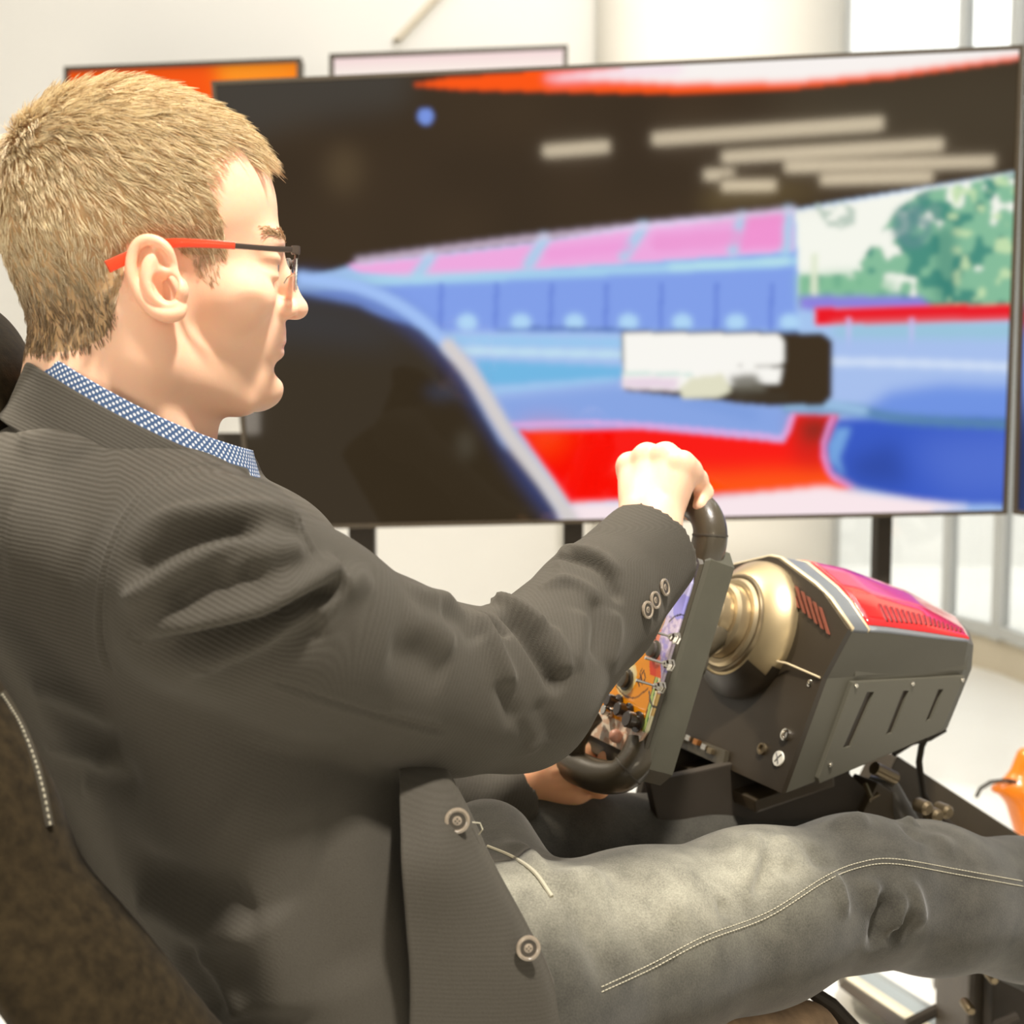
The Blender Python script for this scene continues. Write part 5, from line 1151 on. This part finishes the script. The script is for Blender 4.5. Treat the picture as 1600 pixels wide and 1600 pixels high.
# connector panel low on the front
pl = MB().prism([fq(1078, 1150), fq(1078, 1172), fq(1140, 1200), fq(1145, 1176)], fn*.006).build('connector_panel', M_rimd, base)
for k, (x, y, m) in enumerate(((1092, 1158, M_chrome), (1104, 1164, mat('copper_contact', (.6, .25, .08), .3, metal=.8)), (1117, 1172, M_chrome), (1082, 1160, M_chrome), (1126, 1178, M_goldd))):
    MB().box(fq(x, y, .009), (.008, .006, .006), (Vector(LB), Vector(bu), fn), .001).build('connector', m, pl)
# ================================================================ racing seat
M_suede = mat('brown_black_suede', (.026, .018, .008), .95, spec=.12, sheen=.05, noise=.4, nscale=110, bump=.35, bscale=700)
M_suedel = mat('worn_brown_suede', (.36, .24, .14), .9, noise=.3, nscale=60, bump=.3, bscale=500)
M_leat = mat('black_seat_leather', (.05, .042, .028), .35, coat=.25)
seat = empty('racing_chair', P(100, 1800, .95), 'brown-black suede racing seat with a tall side bolster and headrest behind the man', 'seat')
def sdf_part(name, lo, hi, vs, fn_, m, parent):
    gg = Grid(lo, hi, vs); fn_(gg); v, f = gg.mesh(); o = link(name, np_mesh(name, v, f), m, parent); return o, v, f
def bol(gg):
    pts = [(-100, 1010, .80), (-76, 1120, .775), (-24, 1260, .76), (26, 1400, .76), (104, 1500, .76), (182, 1600, .765), (330, 1780, .79)]
    rr = [.018, .024, .028, .029, .030, .031, .032]; sp = spline(np.array([[*p, r] for p, r in zip(pts, rr)]), 30)
    for i in range(29): gg.eltube(tr(*sp[i, :3]), tr(*sp[i+1, :3]), np.array([.35, .94, 0]), (sp[i, 3]*1.7, sp[i, 3]), (sp[i+1, 3]*1.7, sp[i+1, 3]), .006)
bo, bv, bf = sdf_part('side_bolster', (-.50, .58, .22), (.02, 1.0, .98), .0035, bol, M_suede, seat)
def bck(gg):
    gg.eltube(tr(-230, 900, 1.06), tr(330, 1900, 1.06), LB, (.19, .035), (.21, .04), .02)
sdf_part('backrest', (-.80, .72, .0), (.10, 1.45, .95), .008, bck, M_suede, seat)
def hdr(gg): gg.eltube(tr(-52, 580, .99), tr(-46, 620, 1.0), LB, (.11, .048), (.10, .044), .01)
sdf_part('headrest', (-.68, .78, .80), (-.24, 1.22, 1.16), .004, hdr, M_suede, seat)
MB().tube([tr(-70, 600, 1.02), tr(-90, 760, 1.06), tr(-60, 900, 1.07)], .045, 16).build('headrest_neck', M_suede, seat, True)
# piping with stitches along the bolster edge
SB2 = Sculpt(bv, bf); ppx = [(2, 1082), (18, 1106), (34, 1135), (52, 1180), (66, 1230), (78, 1290)]
ln = []
for x, y in spline(np.array(ppx, float), 30):
    h = None
    for dx in range(0, 40, 2):
        h = SB2.hit(x-dx, y)
        if h is not None: break
    if h is not None: ln.append(np.array(h))
if len(ln) > 4:
    MB().tube([Vector(l)+Vector((0, -.001, 0)) for l in ln], .0032, 8).build('piping', M_leat, bo, True)
    mb = MB()
    for k in range(0, len(ln)-1, 1):
        a, b = Vector(ln[k]), Vector(ln[k+1]); mb.tube([a+Vector((.002, -.0042, 0)), a*.45+b*.55+Vector((.002, -.0042, 0))], .0006, 5)
    tag(mb.build('stitching', M_stitch, bo), kind='stuff')
def cush(gg):
    gg.eltube(tr(560, 1760, .98), tr(1220, 1670, 1.20), LB, (.20, .05), (.17, .045), .02); gg.cap(tr(700, 1700, .90), tr(1255, 1625, 1.12), .045, .034, .02)
sdf_part('seat_cushion', (-.40, .70, .10), (.42, 1.50, .62), .006, cush, M_suedel, seat)
MB().tube([P(1180, 1580, 1.16), P(1262, 1545, 1.17), P(1300, 1572, 1.17), P(1345, 1620, 1.17)], .0075, 10).build('seat_shell_edge', M_black2, seat, True)

for (x_, y_) in ((-.02, .86), (.22, .98), (-.10, 1.14), (.14, 1.26)):
    MB().box((x_, y_, .18), (.045, .045, .36), bevel=.004).build('seat_mount', M_black2, seat)
# ================================================================ racing rig frame
rig = empty('racing_rig', P(1300, 1900, 1.4), 'black metal racing rig frame carrying the wheel base above the man\'s knees', 'rig')
FV, LV = Vector(FB), Vector(LB)
def bar(name, a, b, w, h, m=M_black, bev=.003):
    a, b = Vector(a), Vector(b); t = (b-a).normalized(); s = t.cross(ZU).normalized(); u = s.cross(t)
    return MB().box((a+b)/2, ((b-a).length, w, h), (t, s, u), bev).build(name, m, rig)
dk = PLb(1225, 1246, -.098)
# deck under the base and cheek plates
bar('wheel_deck', Vector(BC)+FV*(-.05)-ZU*.165, Vector(BC)+FV*.05-ZU*.150, .16, .014)
MB().prism([PLb(1015, 1222, -.04), PLb(1180, 1185, -.04), PLb(1240, 1232, -.04), PLb(1325, 1206, -.04), PLb(1345, 1226, -.04), PLb(1400, 1262, -.04), PLb(1400, 1345, -.04), PLb(1120, 1345, -.04), PLb(1030, 1290, -.04)], LV*.012, .002).build('cheek_plate', M_black2, rig)
MB().prism([PLb(1010, 1200, .06), PLb(1150, 1100, .06), PLb(1330, 1180, .06), PLb(1320, 1340, .06), PLb(1120, 1345, .06), PLb(990, 1300, .06)], LV*.012, .002).build('cheek_plate', M_black2, rig)
# front uprights down to the floor rails
for l in (-.30+.02, .34):
    a = Vector(BC)+LV*l+FV*.62; 
bar('side_arm', PLb(1362, 1215, .10), PLb(1720, 1440, .10), .045, .075)
bar('side_arm', PLb(1330, 1262, -.03), PLb(1720, 1492, -.03), .040, .075)
MB().tube([PLb(1358, 1222, -.02), PLb(1392, 1232, -.04), PLb(1410, 1270, -.05), PLb(1440, 1320, -.05), PLb(1475, 1380, -.05)], [.008, .011, .0125, .0125, .0125], 16).build('brace_tube', mat('grey_brace', (.10, .09, .075), .3), rig, True)
MB().tube([PLb(1366, 1200, -.05), PLb(1398, 1216, -.05)], .0075, 14).build('joint', M_goldd, rig, True)
for (x, y) in ((1446, 1262), (1462, 1274), (1478, 1268), (1461, 1288)): MB().lathe(PLb(x, y, -.10), -LV, [(.008, -.012), (.008, .003), (.005, .006), (0, .006)], 12).build('bolt', M_goldd if y != 1288 else M_chrome, rig, True)
MB().tube([PLb(1352, 1226, -.06), PLb(1362, 1250, -.08), PLb(1372, 1240, -.08)], .003, 8).build('lever', M_goldd, rig, True)
MB().tube([PLb(*p, .0) for p in ((1448, 1150), (1440, 1166), (1436, 1190), (1442, 1240), (1460, 1270), (1500, 1300))], .004, 8).build('cable', M_black2, rig, True)
MB().tube([PLb(*p, .0) for p in ((1396, 1178), (1425, 1160), (1452, 1154), (1476, 1140))], .0035, 8).build('cable', M_black2, rig, True)
# pedal support seen under the shin, standing on floor rails
pb = P(1545, 1560, 1.62)
MB().box((pb.x, pb.y, pb.z*.5+.03), (.095, .12, pb.z+.10), (Vector((1, 0, 0)), Vector((0, 1, 0)), ZU), .006).build('pedal_tower', M_black, rig)
MB().box(P(1575, 1560, 1.54), (.05, .03, .12), bevel=.004).build('pedal_bracket', M_black2, rig)
for (x, y) in ((1552, 1530), (1516, 1578)): MB().lathe(P(x, y, 1.52), (0, -1, 0), [(.006, -.02), (.006, .002), (.004, .005), (0, .005)], 12).build('bolt', M_goldd, rig, True)
MB().tube([P(1590, 1588, 1.5), P(1560, 1600, 1.5), P(1530, 1640, 1.5)], .006, 8).build('cable', M_black2, rig, True)
MB().tube([P(1420, 1600, 1.7), P(1470, 1575, 1.68), P(1500, 1580, 1.66)], .008, 8).build('cable', M_black2, rig, True)
for l in (-.22, .26):
    a = Vector(BC)+LV*l-FV*.75; b = Vector(BC)+LV*l+FV*.12; a.z = b.z = .06; bar('floor_rail', a, b, .045, .08)
MB().box((BC[0]+.02, BC[1]+.10, .40), (.05, .05, .62), bevel=.004).build('deck_column', M_black2, rig)
bar('side_arm', PLb(1700, 1430, .10), PLb(1750, 2400, .10), .045, .06)
MB().box(Vector(tr(2230, 1560, 1.72))+Vector((.03, .03, 0)), (.012, .10, .14), bevel=.003).build('pedal', M_goldd, rig)
MB().box(Vector(tr(2030, 1560, 1.86))+Vector((.03, .03, 0)), (.012, .10, .14), bevel=.003).build('pedal', M_goldd, rig)
# aluminium footrest profile on the floor beyond the seat
fo = empty('footrest_profile', P(1400, 1620, 2.1), 'tilted grey aluminium profile with a cream edge lying on the white floor', 'profile')
fz = lambda pts, d0, d1: [P(x, y, d0+(d1-d0)*(y-1520)/100) for x, y in pts]
MB().prism(fz([(1311, 1542), (1319, 1531), (1462, 1628), (1438, 1640)], 2.02, 1.86), Vector((.01, .05, -.01)), .001).build('side_face', M_black, fo)
MB().prism(fz([(1318, 1534), (1329, 1524), (1478, 1622), (1462, 1632)], 2.03, 1.87), Vector((.01, .05, -.01)), .001).build('edge_strip', mat('cream_edge', (.80, .72, .52), .5), fo)
MB().prism(fz([(1334, 1528), (1356, 1518), (1512, 1616), (1478, 1626)], 2.045, 1.885), Vector((.01, .05, -.01)), .001).build('top_face', mat('blue_grey_aluminium', (.36, .40, .40), .4, metal=.3), fo)
MB().box((fo.location[0]+.08, 1.98, .11), (.05, .05, .22)).build('support_leg', M_black, fo)
# ================================================================ orange object at the right edge
def orange(gg):
    gg.cap(tr(1606, 1185, 2.2), tr(1590, 1215, 2.2), .020, .016, .02); gg.ell(tr(1592, 1228, 2.2), (.03, .022, .014), .01); gg.cap(tr(1590, 1234, 2.2), tr(1556, 1232, 2.19), .018, .008, .015)
    gg.cap(tr(1596, 1240, 2.2), tr(1618, 1300, 2.2), .030, .034, .02)
M_or = mat('orange_gloss', (.85, .22, .01), .3, coat=.4)
ob = empty('orange_ornament', P(1600, 1300, 2.2), 'glossy orange rounded object with a thin dark wire at the right edge', 'ornament')
sdf_part('shell', tuple(P(1490, 1345, 2.2)-Vector((0, .08, 0))), tuple(P(1660, 1120, 2.2)+Vector((0, .08, 0))), .003, orange, M_or, ob)
MB().tube([P(1525, 1246, 2.18), P(1532, 1232, 2.18), P(1548, 1222, 2.18), P(1575, 1219, 2.18), P(1600, 1226, 2.18)], .0035, 8).build('wire', M_black2, ob, True)
pz = P(1612, 1310, 2.2); MB().lathe((pz.x, pz.y, 0), (0, 0, 1), [(.10, 0), (.10, .015), (.012, .03), (.010, pz.z), (.03, pz.z+.01)], 24).build('pedestal', M_wall, ob, True)
